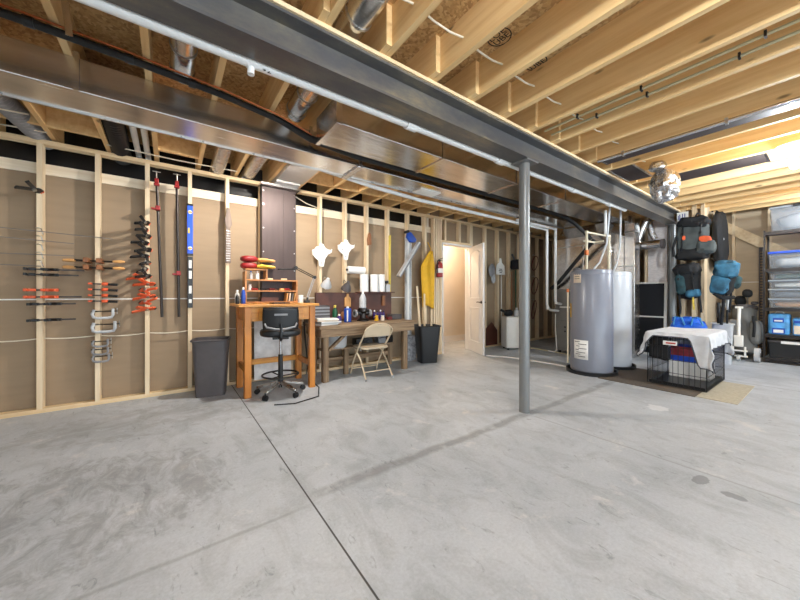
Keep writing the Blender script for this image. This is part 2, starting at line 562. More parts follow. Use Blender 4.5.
def dup(root, loc=None, rot=None, label=None, group=None):
    c = root.copy()
    COL.objects.link(c)
    if loc is not None: c.location = loc
    if rot is not None: c.rotation_euler = rot
    if label: c['label'] = label
    if group: c['group'] = group
    for ch in kids(root):
        d = ch.copy()
        COL.objects.link(d)
        d.parent = c
        for g in kids(ch):
            e = g.copy()
            COL.objects.link(e)
            e.parent = d
    return c

def text(name, body, size, loc, rot, m, parent=None, extrude=.0004, align='CENTER'):
    cu = bpy.data.curves.new(name, 'FONT')
    cu.body = body
    cu.size = size
    cu.extrude = extrude
    cu.align_x = align
    cu.align_y = 'CENTER'
    cu.materials.append(MT[m])
    tmp = bpy.data.objects.new(name, cu)
    me = bpy.data.meshes.new_from_object(tmp)
    bpy.data.objects.remove(tmp)
    o = bpy.data.objects.new(name, me)
    COL.objects.link(o)
    off = Vector((0, 0, 0))
    p = parent
    while p is not None:
        off += p.location
        p = p.parent
    o.location = Vector(loc) - off
    o.rotation_euler = rot
    if parent: o.parent = parent
    return o

# ================================================================== SETTING
JB = 2.575          # underside of joists
JT = 2.815          # underside of subfloor
XE, YW = 8.65, 4.36  # end wall, face of the long stud wall

struct(MB().box(-3.6, XE + .1, -4.6, 6.6, -.12, 0).build('floor', 'concrete'), 'bare grey concrete slab floor')
struct(MB().box(-3.6, XE + .1, -4.6, 6.6, JT, JT + .02).build('ceiling', 'osb'), 'wood strand board subfloor seen between the joists')

# long stud wall
wl = MB()
wl.box(-3.6, 3.93, YW + .10, YW + .13, 0, 2.25)
wl.box(3.93, 4.12, YW + .10, YW + .13, 0, JT)
wl.box(3.84, 3.935, YW + .136, YW + .15, 2.2, JT)
wl.box(4.92, XE, YW + .10, YW + .13, 0, JT)
wl.box(4.12, 4.92, YW + .10, YW + .13, 2.09, JT)
struct(wl.build('wall_left', 'kraft'), 'brown board face behind the long row of pine studs')
struct(MB().box(-3.6, 3.93, 4.66, 4.68, 2.2, JT).build('wall_upper_left', 'black_poly'), 'black plastic sheet in the gap above the brown board')
struct(MB().box(-3.6, 3.93, YW + .09, YW + .135, 2.252, 2.352).build('trim_1', 'sillboard'), 'pale board along the top of the brown wall')
struct(MB().box(-3.6, 3.93, YW + .096, YW + .101, 1.052, 1.064).build('trim_2', 'white'), 'thin white seam strip across the brown wall')
struct(MB().box(-3.6, 4.12, YW, YW + .089, 0, .038).build('trim_3', 'plate'), 'pine bottom plate of the long stud wall')
struct(MB().box(4.92, XE, YW, YW + .089, 0, .038).build('trim_4', 'plate'), 'pine bottom plate beyond the door')
struct(MB().box(-3.6, XE, YW, YW + .089, 2.512, 2.552).build('trim_5', 'plate'), 'pine top plate of the long stud wall')
SX = [-3.3, -2.91, -2.53, -2.15, -1.76, -1.37, -.983, -.588, -.198, .186, .566, .95, 1.34, 1.75, 2.143, 2.518, 2.915, 3.33, 3.72,
      3.93, 3.985, 4.035, 4.095, 4.945, 5.375, 5.79, 6.2, 6.6, 7.0, 7.36, 7.75, 8.15, 8.55]
st0 = None
for x in SX:
    if st0 is None:
        st0 = struct(MB().box(x - .019, x + .019, YW, YW + .089, .038, 2.512).build('wall_stud', 'stud'))
    else:
        o = st0.copy()
        COL.objects.link(o)
        o.location.x = x
for x in (4.21, 4.60, 4.90):
    struct(MB().box(x - .019, x + .019, YW, YW + .089, 2.13, 2.512).build('wall_stud', 'stud'))
struct(MB().box(4.11, 4.93, YW, YW + .089, 2.085, 2.13).build('trim_6', 'plate'), 'pine header across the door opening')

# closet beyond the door
cl = MB()
cl.box(3.9, 6.6, 5.40, 5.44, 0, 2.6)
cl.box(3.86, 3.9, YW + .13, 5.44, 0, 2.6)
cl.box(6.6, 6.64, YW + .13, 5.44, 0, 2.6)
cl.box(3.86, 6.64, YW + .13, 5.44, 2.6, 2.64)
struct(cl.build('wall_closet', 'drywall'), 'warm lit cream wall beyond the open door')
struct(MB().box(3.9, 6.6, 5.385, 5.40, 0, .14).build('baseboard_closet', 'white_paint'))
dj = MB()
dj.box(4.12, 4.15, YW - .01, YW + .14, 0, 2.055)
dj.box(4.885, 4.915, YW - .01, YW + .14, 0, 2.055)
dj.box(4.12, 4.915, YW - .01, YW + .14, 2.055, 2.085)
struct(dj.build('trim_7', 'white_paint', bevel=.003), 'white door jamb')

# end wall, stub wall, walls behind the viewer
struct(MB().box(XE, XE + .04, -4.6, YW + .13, 0, JT).build('wall_right', 'kraft_light'), 'tan board end wall behind the storage rack')
for y in (.30, .74, 1.18, 2.0, 2.45, 2.9, 3.4, 3.9):
    struct(MB().box(XE - .089, XE, y - .019, y + .019, 0, JT).build('wall_stud', 'stud'))
struct(MB().box(XE - .006, XE - .001, -.5, 1.34, 1.33, 1.342).build('trim_8', 'white'))
sw = MB()
sw.box(7.36, 8.56, 1.352, 1.37, 0, JT)
struct(sw.build('wall_partition', 'kraft_light'), 'tan board side of the short framed wall with packs')
struct(MB().box(7.26, 7.45, 1.34, 1.385, 0, JT).build('wall_stud', 'stud'))
for y in (1.47, 1.62):
    struct(MB().box(7.26, 7.349, y - .03, y + .03, 0, JT).build('wall_stud', 'stud'))
struct(MB().box(7.37, 7.38, 1.385, 1.68, 0, JT).build('wall_partition_back', 'kraft'))
struct(MB().box(7.27, 7.30, 1.84, 2.12, 0, 2.47).build('wall_utility', 'whitesheet'), 'white faced insulation sheet beside the steel post')
for y in (2.15, 2.30, 2.62):
    struct(MB().box(7.26, 7.349, y - .019, y + .019, 0, JT).build('wall_stud', 'stud'))
struct(MB().box(-3.64, -3.6, -4.6, 4.7, 0, JT).build('wall_far_left', 'grey_wall'))
wb = MB()
wb.box(-3.6, -2.6, -4.64, -4.6, 0, JT)
wb.box(7.2, XE, -4.64, -4.6, 0, JT)
wb.box(-2.6, 7.2, -4.64, -4.6, 2.3, JT)  # wide gap added here so sky light enters as soft fill
struct(wb.build('wall_back', 'grey_wall'), 'grey wall with the wide opening added behind the viewer for fill light')
wf = MB()
for x in (-2.6, -.2, 2.25, 4.7, 7.14): wf.box(x, x + .06, -4.65, -4.59, 0, 2.3)
wf.box(-2.6, 7.2, -4.65, -4.59, 2.24, 2.3)
struct(wf.build('fill_opening', 'white_paint'), 'white frame of the opening added for fill light')
struct(MB().bar((8.585, 1.70, 2.73), (8.585, .30, 1.60), .16, .035, (1, 0, 0)).build('wall_brace', 'plate'), 'diagonal pine brace across the end wall')

# steel beam, nailer, columns
def ibeam(x0, x1):
    m = MB()
    yc, w = 1.7375, .0825
    m.prism([(-w, 0), (w, 0), (w, .016), (.006, .020), (.006, .187), (w, .191), (w, .207), (-w, .207), (-w, .191), (-.006, .187), (-.006, .020), (-w, .016)],
            (x0, yc, 2.345), (0, 1, 0), (0, 0, 1), (x1 - x0, 0, 0))
    return m
struct(ibeam(-3.6, 7.24).build('ceiling_beam', 'beam', smooth=.3), 'dark grey steel I-beam running under the joists')
struct(MB().box(-3.6, 7.24, 1.64, 1.835, 2.552, JB).build('ceiling_plank', 'plate'), 'pine nailer board along the top of the steel beam')
c1 = MB()
c1.cyl((2.712, 1.75, .012), (2.712, 1.75, 2.333), .048, n=24)
c1.box(2.62, 2.80, 1.66, 1.83, 2.333, 2.345)
c1.cyl((2.712, 1.75, 0), (2.712, 1.75, .013), .050, n=24)
struct(c1.build('support_column', 'column_paint'), 'round grey steel column in the open floor')
c2 = MB()
c2.cyl((7.17, 1.74, .012), (7.17, 1.74, 2.333), .055, n=20)
c2.box(7.09, 7.25, 1.66, 1.82, 2.333, 2.345)
c2.box(7.10, 7.24, 1.67, 1.81, 0, .012)
struct(c2.build('support_column', 'column_paint'), 'grey steel post at the far end of the beam beside the packs')

# joists
jr = jl = None
k = -11
while True:
    x = .70 + .389 * k
    k += 1
    if x > 8.25: break
    if x < -3.5: continue
    if jr is None:
        jr = struct(MB().box(x - .019, x + .019, -4.6, 1.86, JB, JT).build('ceiling_joist', 'joist'))
    else:
        o = jr.copy(); COL.objects.link(o); o.location.x = x
k = -8
while True:
    x = -.507 + .389 * k
    k += 1
    if x > 8.5: break
    if x < -3.5: continue
    if jl is None:
        jl = struct(MB().box(x - .019, x + .019, 1.56, 4.655, JB, JT).build('ceiling_joist', 'joist'))
    else:
        o = jl.copy(); COL.objects.link(o); o.location.x = x
BAYS = [i for i in range(-8, 22) if i not in (0, 2, 3)]
for i in BAYS:
    x = -.507 + .389 * i
    if x < -3.4 or x > 8.2: continue
    struct(MB().box(x + .02, x + .389 - .02, 4.06, 4.098, JB + .002, JT).build('ceiling_board', 'joist'))
# lumber stamps on the subfloor
def stamp(x, y, rz, label):
    t = thing('board_stamp', label, 'stamp', (x, y, JT - .0015))
    m = MB()
    pts = [(x + .075 * cos(a), y + .075 * sin(a), JT - .001) for a in [2 * pi * i / 28 for i in range(28)]]
    m.tube(pts, .004, 4, True)
    m.build('ring', 'ink', t)
    for j, w in enumerate(('LOE', 'UBE')):
        text('lettering', w, .066, (x + (.026 - .052 * j) * -sin(rz), y + (.026 - .052 * j) * cos(rz), JT - .002), (pi, 0, -rz), 'ink', t)
stamp(1.775, 1.33, R(90), 'round black printed stamp on the subfloor nearer the middle')
stamp(2.19, 1.32, R(90), 'black printed stamp half hidden behind a joist beside the white cable')

# ================================================================== DUCTS AND PIPES UNDER THE CEILING
dt = thing('trunk_duct', 'long rectangular galvanised trunk duct hanging along the stud wall', 'duct', (1.5, 2.93, 2.365))
MB().box(-3.5, 1.50, 2.77, 3.08, 2.365, 2.57).build('duct_section', 'galv', dt, bevel=.004)
MB().box(1.54, 6.1, 2.775, 3.13, 2.365, 2.57).build('duct_section', 'galv2', dt, bevel=.004)
m = MB()
m.box(1.49, 1.55, 2.762, 3.14, 2.352, 2.365)
for q in range(7): m.box(1.485 - .008 * (q % 2), 1.5, 2.78 + q * .05, 2.81 + q * .05, 2.356, 2.366)
m.build('drive_cleat', 'foil', dt)
m = MB()
for x in (-.47, 1.02, 3.4):
    m.box(x - .014, x + .014, 2.758, 2.768, 2.36, 2.60)
m.build_each('hanger_strap', 'galv', dt)
m = MB()
m.box(-3.5, 6.1, 3.08, 3.092, 2.355, 2.375)
m.build('flange', 'steel', dt)
v = thing('vent_register', 'white vent grille set in the underside of the trunk duct', 'vent', (2.55, 2.98, 2.35))
MB().box(2.40, 2.72, 2.90, 3.07, 2.352, 2.3645).build('frame', 'white', v, bevel=.003)
m = MB()
for q in range(6): m.box(2.425, 2.695, 2.918 + q * .024, 2.928 + q * .024, 2.346, 2.353)
m.build('slat', 'white', v)

d2 = thing('return_duct', 'shorter galvanised duct with a capped end beside the steel beam', 'duct', (3.5, 2.36, 2.365))
MB().box(1.0, 6.5, 2.165, 2.56, 2.368, 2.572).build('duct_section', 'galv2', d2, bevel=.004)
m = MB()
m.box(.992, 1.0, 2.16, 2.565, 2.365, 2.572)
m.box(.985, 1.035, 2.158, 2.168, 2.358, 2.572)
m.box(.985, 1.02, 2.15, 2.57, 2.356, 2.368)
m.build('end_cap', 'galv', d2, bevel=.002)
m = MB()
for x in (2.05, 3.2, 4.3):
    m.box(x, x + .03, 2.155, 2.57, 2.36, 2.572)
m.build_each('drive_cleat', 'galv', d2)

br = thing('duct_elbow', 'galvanised duct piece between joists on top of the brown-grey wall stack', 'duct', (1.17, 4.2, 2.5))
MB().box(1.072, 1.40, 3.55, 4.10, 2.535, 2.80).build('duct_section', 'galvmatte', br, bevel=.004)
MB().box(1.072, 1.37, 4.101, 4.345, 2.512, 2.80).build('duct_section', 'galvmatte', br, bevel=.004)
MB().box(.91, 1.40, 4.19, 4.345, 2.478, 2.511).build('collar', 'galv', br, bevel=.003)
ws = thing('wall_stack_duct', 'dull brown-grey sheet metal stack on the studs behind the wooden organiser', 'duct', (1.15, 4.31, .98))
MB().box(.934, 1.363, 4.262, 4.355, .95, 2.474).build('sheet', 'galvdark', ws, bevel=.004)
m = MB()
for z in (1.15, 1.42, 1.65, 1.95, 2.25, 2.42):
    for x in (.955, 1.342): m.cyl((x, 4.264, z), (x, 4.258, z), .009, n=8)
m.build_each('rivet', 'steel', ws)
m = MB().box(1.20, 1.206, 4.256, 4.264, .95, 2.47)
m.build('seam', 'galvdark', ws)

def round_duct(name, label, pts, r, ribs=True, mt='galv', cat='duct'):
    t = thing(name, label, cat, pts[0])
    MB().tube(pts, r, 18).build('pipe', mt, t)
    if ribs:
        m = MB()
        for i in range(len(pts) - 1):
            a, b = Vector(pts[i]), Vector(pts[i + 1])
            L = (b - a).length
            q = max(1, int(L / .35))
            for j in range(q):
                p = a.lerp(b, (j + .5) / q)
                d = (b - a).normalized()
                m.cyl(p - d * .008, p + d * .008, r + .005, n=18)
        m.build_each('joint_ring', 'steel', t)
    return t
round_duct('round_duct', 'round silver duct between joists above the white pipe tee', [(.07, .4, 2.68), (.07, 2.60, 2.66), (.07, 2.70, 2.64)], .07)
round_duct('round_duct', 'round silver duct crossing over the beam next to the capped duct end', [(.86, 1.38, 2.675), (.86, 2.62, 2.66), (.86, 2.72, 2.645)], .078)
m = MB().blob((.86, 1.38, 2.675), (.15, .2, .15), 1)
m.build('rounded_end', 'galv', [o for o in COL.objects if o.get('label', '').startswith('round silver duct crossing')][0])
def flex(name, label, pts, r, mt):
    P = []
    RR = []
    for i in range(len(pts) - 1):
        a, b = Vector(pts[i]), Vector(pts[i + 1])
        q = max(2, int((b - a).length / .022))
        for j in range(q):
            P.append(a.lerp(b, j / q)); RR.append(r * (1 + (.08 if len(P) % 2 else -.04)))
    return tag(MB().tube(P, RR, 14).build(name, mt), label, 'duct')
flex('flexible_duct', 'silver ribbed hose between joists left of the metal wall stack', [(.46, 3.12, 2.62), (.46, 3.5, 2.66), (.46, 4.55, 2.60)], .07, 'foil')
flex('flexible_duct', 'silver ribbed hose between joists directly beside the metal branch duct', [(.80, 3.12, 2.63), (.82, 3.7, 2.66), (.80, 4.6, 2.62)], .07, 'foil')
flex('flexible_duct', 'black ribbed hose dropping behind the top plate beside two white pipes', [(-.40, 3.12, 2.64), (-.41, 3.7, 2.66), (-.42, 4.62, 2.60)], .08, 'black_plastic')
flex('flexible_duct', 'dusty grey ribbed hose above the clamp rods', [(-1.12, 3.12, 2.66), (-1.08, 3.8, 2.64), (-.98, 4.6, 2.60)], .075, 'grey')
for i, x in enumerate((-.275, -.195)):
    tag(MB().tube([(x, 3.10, 2.63), (x, 4.64, 2.62)], .026, 12).build('vent_pipe', 'pvc'), 'white pipe above the top plate, ' + ('nearer the black ribbed hose' if i == 0 else 'second from the black ribbed hose'), 'pipe', 'white vent pipes above the plate')
for i, (p, q, lb) in enumerate((((-1.6, 3.86, 2.56), (-.93, 3.86, 2.565), 'upper thin white cable stretched under joists above the clamp rods'),
                                ((-1.6, 4.2, 2.565), (-.90, 4.2, 2.568), 'lower thin white cable stretched under joists above the clamp rods'),
                                ((-.50, 4.2, 2.568), (.65, 4.2, 2.568), 'thin white cable under joists above the steel pipe clamps'))):
    tag(MB().tube([p, Vector(p).lerp(Vector(q), .5) + Vector((0, 0, -.012)), q], .006, 6).build('ceiling_cable', 'wirewhite'), lb, 'cable')
tag(MB().tube([(1.40, 4.5, 2.50), (1.6, 4.52, 2.42), (1.75, 4.5, 2.38), (2.3, 4.5, 2.36)], .007, 6).build('ceiling_cable', 'wirewhite'), 'thin white cable drooping in the dark gap right of the metal stack', 'cable')

# black insulated line and its copper companion
pts = [(-3.4, 2.47, 2.53), (-.6, 2.49, 2.53), (-.2, 2.515, 2.525), (.3, 2.58, 2.525), (.7, 2.63, 2.50), (.98, 2.665, 2.44), (1.4, 2.665, 2.405), (4.9, 2.665, 2.40), (5.3, 2.66, 2.38), (5.55, 2.64, 2.31), (5.68, 2.56, 2.18), (5.74, 2.46, 2.04)]
t = thing('insulated_line', 'thick black foam covered line running along the ducts', 'pipe', (-3.4, 2.47, 2.5))
MB().tube(pts, [.022] * 5 + [.030] * 7, 12).build('foam_sleeve', 'black_rubber', t)
MB().tube([(p[0], p[1] - .02, p[2] + .026) for p in pts[:6]], .007, 8).build('copper_tube', 'copper', t)
m = MB()
for p in (pts[1], pts[2], (.12, 2.56, 2.525)):
    m.cyl((p[0] - .02, p[1], p[2]), (p[0] + .02, p[1], p[2]), .027, n=12)
m.build_each('tape_band', 'black_plastic', t)
tag(MB().tube([(5.75, 2.42, 2.02), (5.84, 2.75, 1.70), (5.88, 3.08, 1.34), (5.90, 3.24, 1.22)], .032, 12).build('insulated_line', 'black_rubber'), 'thick black foam covered pipe slanting down to the furnace', 'pipe')
tag(MB().bar((-.44, 2.44, 2.50), (-.47, 2.44, 2.80), .03, .004).build('hanger_strap', 'galv'), 'silver metal strap holding up the black foam line', 'strap')

# white pipe along the beam
wp = thing('drain_pipe', 'long straight white pipe running beside the steel beam', 'pipe', (1.0, 1.865, 2.33))
PZ = 2.362
MB().tube([(-3.5, 1.868, PZ), (5.45, 1.868, PZ)], .031, 14).build('pipe', 'pvc', wp)
m = MB()
for x in (1.45, 2.5, 3.9, 4.9):
    m.cyl((x - .045, 1.868, PZ), (x + .045, 1.868, PZ), .041, n=16)
m.build_each('coupling', 'pvc', wp)
m = MB()
m.cyl((.335, 1.868, PZ), (.375, 1.868, PZ), .036, n=16)
m.cyl((.355, 1.868, PZ - .02), (.355, 1.868, PZ - .07), .018, n=12)
m.build('tee_stub', 'pvc', wp)
text('lettering', '92', .05, (.43, 1.850, PZ - .028), (R(60), 0, 0), 'ink', wp)
# white pipe along the trunk duct that turns down
def wpipe(label, pts, r=.026, mt='pvc', name='drain_pipe', elbows=()):
    t = thing(name, label, 'pipe', pts[0])
    MB().tube(pts, r, 12).build('pipe', mt, t)
    m = MB()
    for e in elbows: m.blob(e, (r * 3,) * 3, 1, n=12)
    if elbows: m.build_each('elbow', mt, t)
    return t
wpipe('white pipe under the trunk duct that turns down, nearest the door', [(-3.0, 3.165, 2.44), (1.2, 3.165, 2.415), (1.9, 3.165, 2.35), (2.6, 3.165, 2.318), (5.54, 3.165, 2.30), (5.60, 3.165, 2.29), (5.62, 3.165, 2.25), (5.62, 3.165, .93), (5.65, 3.16, .86), (5.72, 3.15, .82), (5.97, 3.14, .80)], .023, elbows=((5.61, 3.165, 2.29), (5.64, 3.16, .86)))
wpipe('white pipe under the trunk duct that turns down, nearest the furnace', [(4.6, 3.10, 2.325), (5.73, 3.10, 2.322), (5.78, 3.10, 2.31), (5.795, 3.10, 2.28), (5.795, 3.10, 1.0), (5.82, 3.10, .95), (5.96, 3.08, .93)], .023, elbows=((5.785, 3.10, 2.315),))

# ceiling things on the storage side
def strip(name, label, cat, pts, r, mt, grp=None):
    return tag(MB().tube(pts, r, 8).build(name, mt), label, cat, grp)
pw = []
for i in range(12):
    x = .70 + .389 * i
    pw += [(x, 1.36, 2.685), (x + .13, 1.36, 2.663), (x + .26, 1.36, 2.663)]
strip('ceiling_cable', 'white cable threaded through the joists along the steel beam', 'cable', pw, .006, 'wirewhite')
for i, x in enumerate((2.80, 2.92)):
    t = thing('water_tube', ('pale green tube clipped between joists, further from the storage rack' if i == 0 else 'pale green tube clipped between joists, nearer the storage rack'), 'tube', (x, 0, 2.6), 'pale tubes between the joists')
    MB().tube([(x, -4, 2.61), (x, 1.6, 2.61)], .010, 8).build('pipe', 'pex', t)
    m = MB()
    for y in (.25 + .12 * i, .85, 1.3 - .1 * i): m.box(x - .016, x + .016, y, y + .012, 2.594, 2.63)
    m.build_each('clip', 'black_plastic', t)
t = thing('conduit_pipe', 'long shiny silver conduit on the edge of a joist', 'pipe', (3.77, 0, 2.55))
MB().tube([(3.775, -4, 2.553), (3.775, 1.55, 2.553)], .018, 12).build('pipe', 'chrome', t)
m = MB()
for y in (.55, 1.3): m.box(3.75, 3.80, y, y + .02, 2.53, 2.575)
m.build_each('clip', 'steel', t)
def pan(label, x0, x1, y0, y1):
    t = thing('joist_pan', label, 'duct', ((x0 + x1) / 2, (y0 + y1) / 2, JB))
    MB().box(x0, x1, y0, y1, JB - .004, JB - .001).build('sheet', 'galvdark', t)
    m = MB()
    for q in (y0, y1 - .02): m.box(x0, x1, q, q + .02, JB - .008, JB - .003)
    m.build_each('hem', 'galv', t)
    return t
pan('dark sheet metal nailed under joists beside the silver conduit', 3.83, 4.0, -4, 1.55)
pan('shiny sheet metal nailed under joists next to the foil wrapped elbow', 4.23, 4.84, 1.36, 1.62)
pan('dark sheet metal nailed under joists beyond the foil wrapped elbow', 5.0, 5.36, .45, 1.35)
sd = thing('smoke_detector', 'small white round fixture on a joist near the door', 'detector', (2.95, 3.30, 2.54))
MB().lathe([(.03, -.035), (.055, -.03), (.06, -.005), (.06, 0)], (2.95, 3.35, JB - .001), 20).build('body', 'white', sd)
MB().lathe([(.01, -.045), (.018, -.035)], (2.95, 3.35, JB), 12).build('button', 'lightgrey', sd)
# foil blob
fb = thing('foil_elbow', 'crinkled foil wrapped duct elbow hanging from the joists', 'duct', (4.62, 1.22, 2.3))
m = MB()
m.blob((4.64, 1.20, 2.37), (.27, .27, .36), .9, .22, 3, 36, fr=14)
m.build('foil_wrap', 'foil', fb, smooth=.25)
MB().blob((4.55, 1.235, 2.58), (.16, .16, .12), .9, .2, 5, 20, fr=16).build('neck', 'foil', fb, smooth=.25)
tag(MB().blob((4.40, 1.715, 2.635), (.28, .14, .10), .9, .25, 8, 30, fr=18).build('foil_wrap', 'foil', smooth=.25), 'crumpled foil tape lying on the beam nailer', 'foil')
# paper on the post
t = thing('paper_sign', 'small white paper with blue marks taped above the hanging packs', 'sign', (7.2, 1.66, 2.33))
MB().obox((7.10, 1.585, 2.42), (.004, .15, .19)).build('sheet', 'paper', t)
m = MB()
for y, h in ((1.62, .11), (1.585, .12), (1.555, .12), (1.64, .07)): m.obox((7.096, y, 2.425), (.002, .012, h))
m.build('printing', 'blueink', t)

# ================================================================== LAMPS
def lamp(x, y, z, s, c, label, added_shade=False):
    t = thing('ceiling_bulb', label, 'lamp', (x, y, z))
    MB().lathe([(.12, JB - .001), (.125, JB - .014), (.045, JB - .02), (.03, JB - .035), (.022, min(JB - .045, z + .054))], (x, y, 0), 28).build('lamp_holder', 'white', t)  # disc made extra wide to shield nearby joists from the bulb
    MB().lathe([(.012, z + .055), (.02, z + .03), (.032, z), (.028, z - .022), (.012, z - .034), (.001, z - .036)], (x, y, 0), 20).build('bulb', emit('bulb_glow', c, s), t)
    if added_shade:  # hidden cone, added to keep the bulb's light off the ceiling
        MB().lathe([(.024, z + .052), (.05, z + .05), (.085, z + .012), (.10, z - .012), (.097, z - .012), (.080, z + .008), (.05, z + .044)], (x, y, 0), 32).build('added_shade', 'white', t)
for i, l in enumerate(LAMPS): lamp(*l, added_shade=(i == 1))
x, y, z, s, c = CLOSET
t = thing('closet_bulb', 'warm glowing bulb on the ceiling beyond the door', 'lamp', (x, y, z))
MB().lathe([(.05, 2.6), (.05, 2.57), (.02, 2.5), (.02, z + .05)], (x, y, 0), 16).build('lamp_holder', 'white', t)
MB().blob((x, y, z), (.09, .09, .11), 1).build('bulb', emit('warm_glow', c, s), t)

# ================================================================== DOOR AND THINGS ALONG THE LONG WALL
ang = math.atan2(3.79 - 4.37, 4.585 - 4.873)      # the open leaf swings into the room
dl = thing('door_1', 'white two panel door standing open into the room', 'door', (4.873, 4.372, 0))
dl['kind'] = 'structure'
dl.location = (0, 0, 0)
LW = .69
MB().box(0, LW, -.018, .018, .012, 2.04).build('leaf', 'white_paint', dl, bevel=.003)
for z0, z1 in ((.22, .86), (1.04, 1.88)):
    for s_ in (-1, 1):
        m = MB()
        y = s_ * .019
        pts = [(.12, y, z0), (LW - .12, y, z0), (LW - .12, y, z1)]
        if z1 > 1.5:
            pts += [(LW - .12 - (LW - .24) * t, y, z1 + .07 * sin(pi * t)) for t in (.2, .4, .6, .8)]
        pts += [(.12, y, z1)]
        m.tube(pts, .014, 6, True)
        m.box(.17, LW - .17, y - .004, y + .004, z0 + .06, z1 - .06)
        m.build('panel', 'white_paint', dl)
for s_ in (-1, 1):
    m = MB()
    m.cyl((LW - .06, s_ * .018, .97), (LW - .06, s_ * .026, .97), .027, n=18)
    m.cyl((LW - .06, s_ * .02, .97), (LW - .06, s_ * .06, .97), .009, n=10)
    m.tube([(LW - .06, s_ * .058, .97), (LW - .12, s_ * .062, .972), (LW - .18, s_ * .058, .968)], .009, 8)
    m.build('handle', 'darksteel', dl)
dl.location = (4.873, 4.372, 0)
dl.rotation_euler.z = ang

def wall(x, z, y=4.335): return (x, y, z)
# --- spring clamp on the first stud
def spring_clamp(mt, label, group, x, z, tilt, size=1.0, rz=0):
    t = thing('spring_clamp', label, 'clamp', (0, 0, 0), group)
    for s_ in (-1, 1):
        m = MB()
        pts = [(0, -.150 * size, s_ * .042 * size), (0, -.09 * size, s_ * .022 * size), (0, -.05 * size, s_ * .010 * size), (0, 0, s_ * -.012 * size), (0, .035 * size, s_ * -.006 * size)]
        for a, b in zip(pts, pts[1:]): m.bar(a, b, .026 * size, .014 * size, (1, 0, 0))
        m.build('handle', mt, t, bevel=.002)
        MB().blob((0, .040 * size, s_ * .008), (.03 * size, .016, .014), .8, n=10).build('jaw_pad', 'orange' if mt != 'orange' else 'black_plastic', t)
    MB().cyl((-.018 * size, -.04 * size, 0), (.018 * size, -.04 * size, 0), .014 * size, n=12).build('pivot', 'steel', t)
    t.location = (x, 4.318, z)
    t.rotation_euler = (0, tilt, rz)
    return t
s0 = spring_clamp('black_plastic', 'lone black spring clamp high on the leftmost stud', None, -.985, 2.06, R(55), 1.15, R(-20))
ORD = ['topmost', 'second from the top', 'third from the top', 'fourth from the top', 'fifth from the top', 'sixth from the top', 'seventh from the top', 'eighth from the top', 'lowest']
prev = None
for i in range(9):
    z = 1.865 - i * .0705
    lb = 'black spring clamp in the tall stud stack, ' + ORD[i]
    if prev is None:
        prev = spring_clamp('black_plastic', lb, 'black spring clamps stacked on a stud', -.20, z, R(35), 1.05, R(-25))
    else:
        dup(prev, (-.20 + .012 * (-1) ** i, 4.318, z), (R(random.uniform(-8, 8)), R(35 + random.uniform(-14, 14)), R(-25 + random.uniform(-12, 12))), lb)
prev = None
for i in range(6):
    z = 1.285 - i * .066
    lb = 'orange spring clamp below the black stud stack, ' + (ORD[i] if i < 5 else 'lowest')
    x = -.20 + (.035 if i % 2 else -.03)
    if prev is None:
        prev = spring_clamp('orange', lb, 'orange spring clamps stacked on a stud', x, z, R(55), 1.1, R(-35))
    else:
        dup(prev, (x, 4.318, z), (R(random.uniform(-10, 10)), R(55 + random.uniform(-8, 8)), R((-45 if i % 2 else 35) + random.uniform(-12, 12))), lb)
# --- long thin rods on wire hooks
rods = [((-2.3, 1.735), (-.47, 1.668), 'uppermost of the long thin steel rods across the leftmost studs'),
        ((-2.4, 1.66), (-.75, 1.594), 'second long thin steel rod from the top across the leftmost studs'),
        ((-2.3, 1.452), (-.745, 1.476), 'third long thin steel rod from the top across the leftmost studs'),
        ((-2.3, 1.385), (-.965, 1.366), 'lowest of the long thin steel rods across the leftmost studs')]
for (a, za), (b, zb), lb in rods:
    t = thing('bar_clamp_rod', lb, 'rod', (0, 0, 0), 'long thin steel rods on the studs')
    MB().bar((a, 4.325, za), (b, 4.325, zb), .005, .008).build('bar', 'rodgrey', t)
    MB().obox((a + .05, 4.305, za), (.03, .06, .05)).build('jaw', 'darksteel', t, bevel=.003)
for i in range(5):
    z = 1.70 - .075 * i
    tag(MB().tube([(-1.005, 4.358, z + .02), (-.985, 4.336, z + .022), (-.965, 4.330, z + .012), (-.955, 4.332, z - .03), (-.955, 4.345, z - .036)], .004, 6).build('wire_hook', 'steel'), 'bent wire hook on the leftmost stud, ' + ORD[i], 'hook', 'wire hooks on the leftmost stud')
# --- trigger clamps
def trigger(x, z, L, mt, label, group, two=True):
    t = thing('trigger_clamp', label, 'clamp', (0, 0, 0), group)
    MB().bar((x - .10, 4.318, z), (x + L, 4.318, z), .006, .014).build('bar', 'darksteel', t)
    m = MB()
    m.bar((x - .085, 4.318, z), (x - .02, 4.318, z), .034, .024)
    m.bar((x - .075, 4.318, z), (x - .075, 4.25, z), .02, .024)
    m.build('fixed_jaw', mt, t, bevel=.004)
    m = MB()
    m.bar((x + .02, 4.318, z), (x + .125, 4.318, z), .036, .026)
    m.bar((x + .03, 4.318, z), (x + .03, 4.25, z), .02, .024)
    m.bar((x + .06, 4.31, z), (x + .11, 4.265, z), .014, .02)
    m.build('sliding_jaw', mt, t, bevel=.004)
    return t
trigger(-.975, 1.337, .30, 'black_plastic', 'upper black trigger clamp on the leftmost stud above the orange ones', 'trigger clamps on the leftmost stud')
trigger(-.975, 1.288, .26, 'black_plastic', 'second black trigger clamp on the leftmost stud above the orange ones', 'trigger clamps on the leftmost stud')
trigger(-.975, 1.146, .12, 'orange', 'upper orange trigger clamp on the leftmost stud', 'trigger clamps on the leftmost stud')
trigger(-.975, 1.082, .28, 'orange', 'lower orange trigger clamp on the leftmost stud', 'trigger clamps on the leftmost stud')
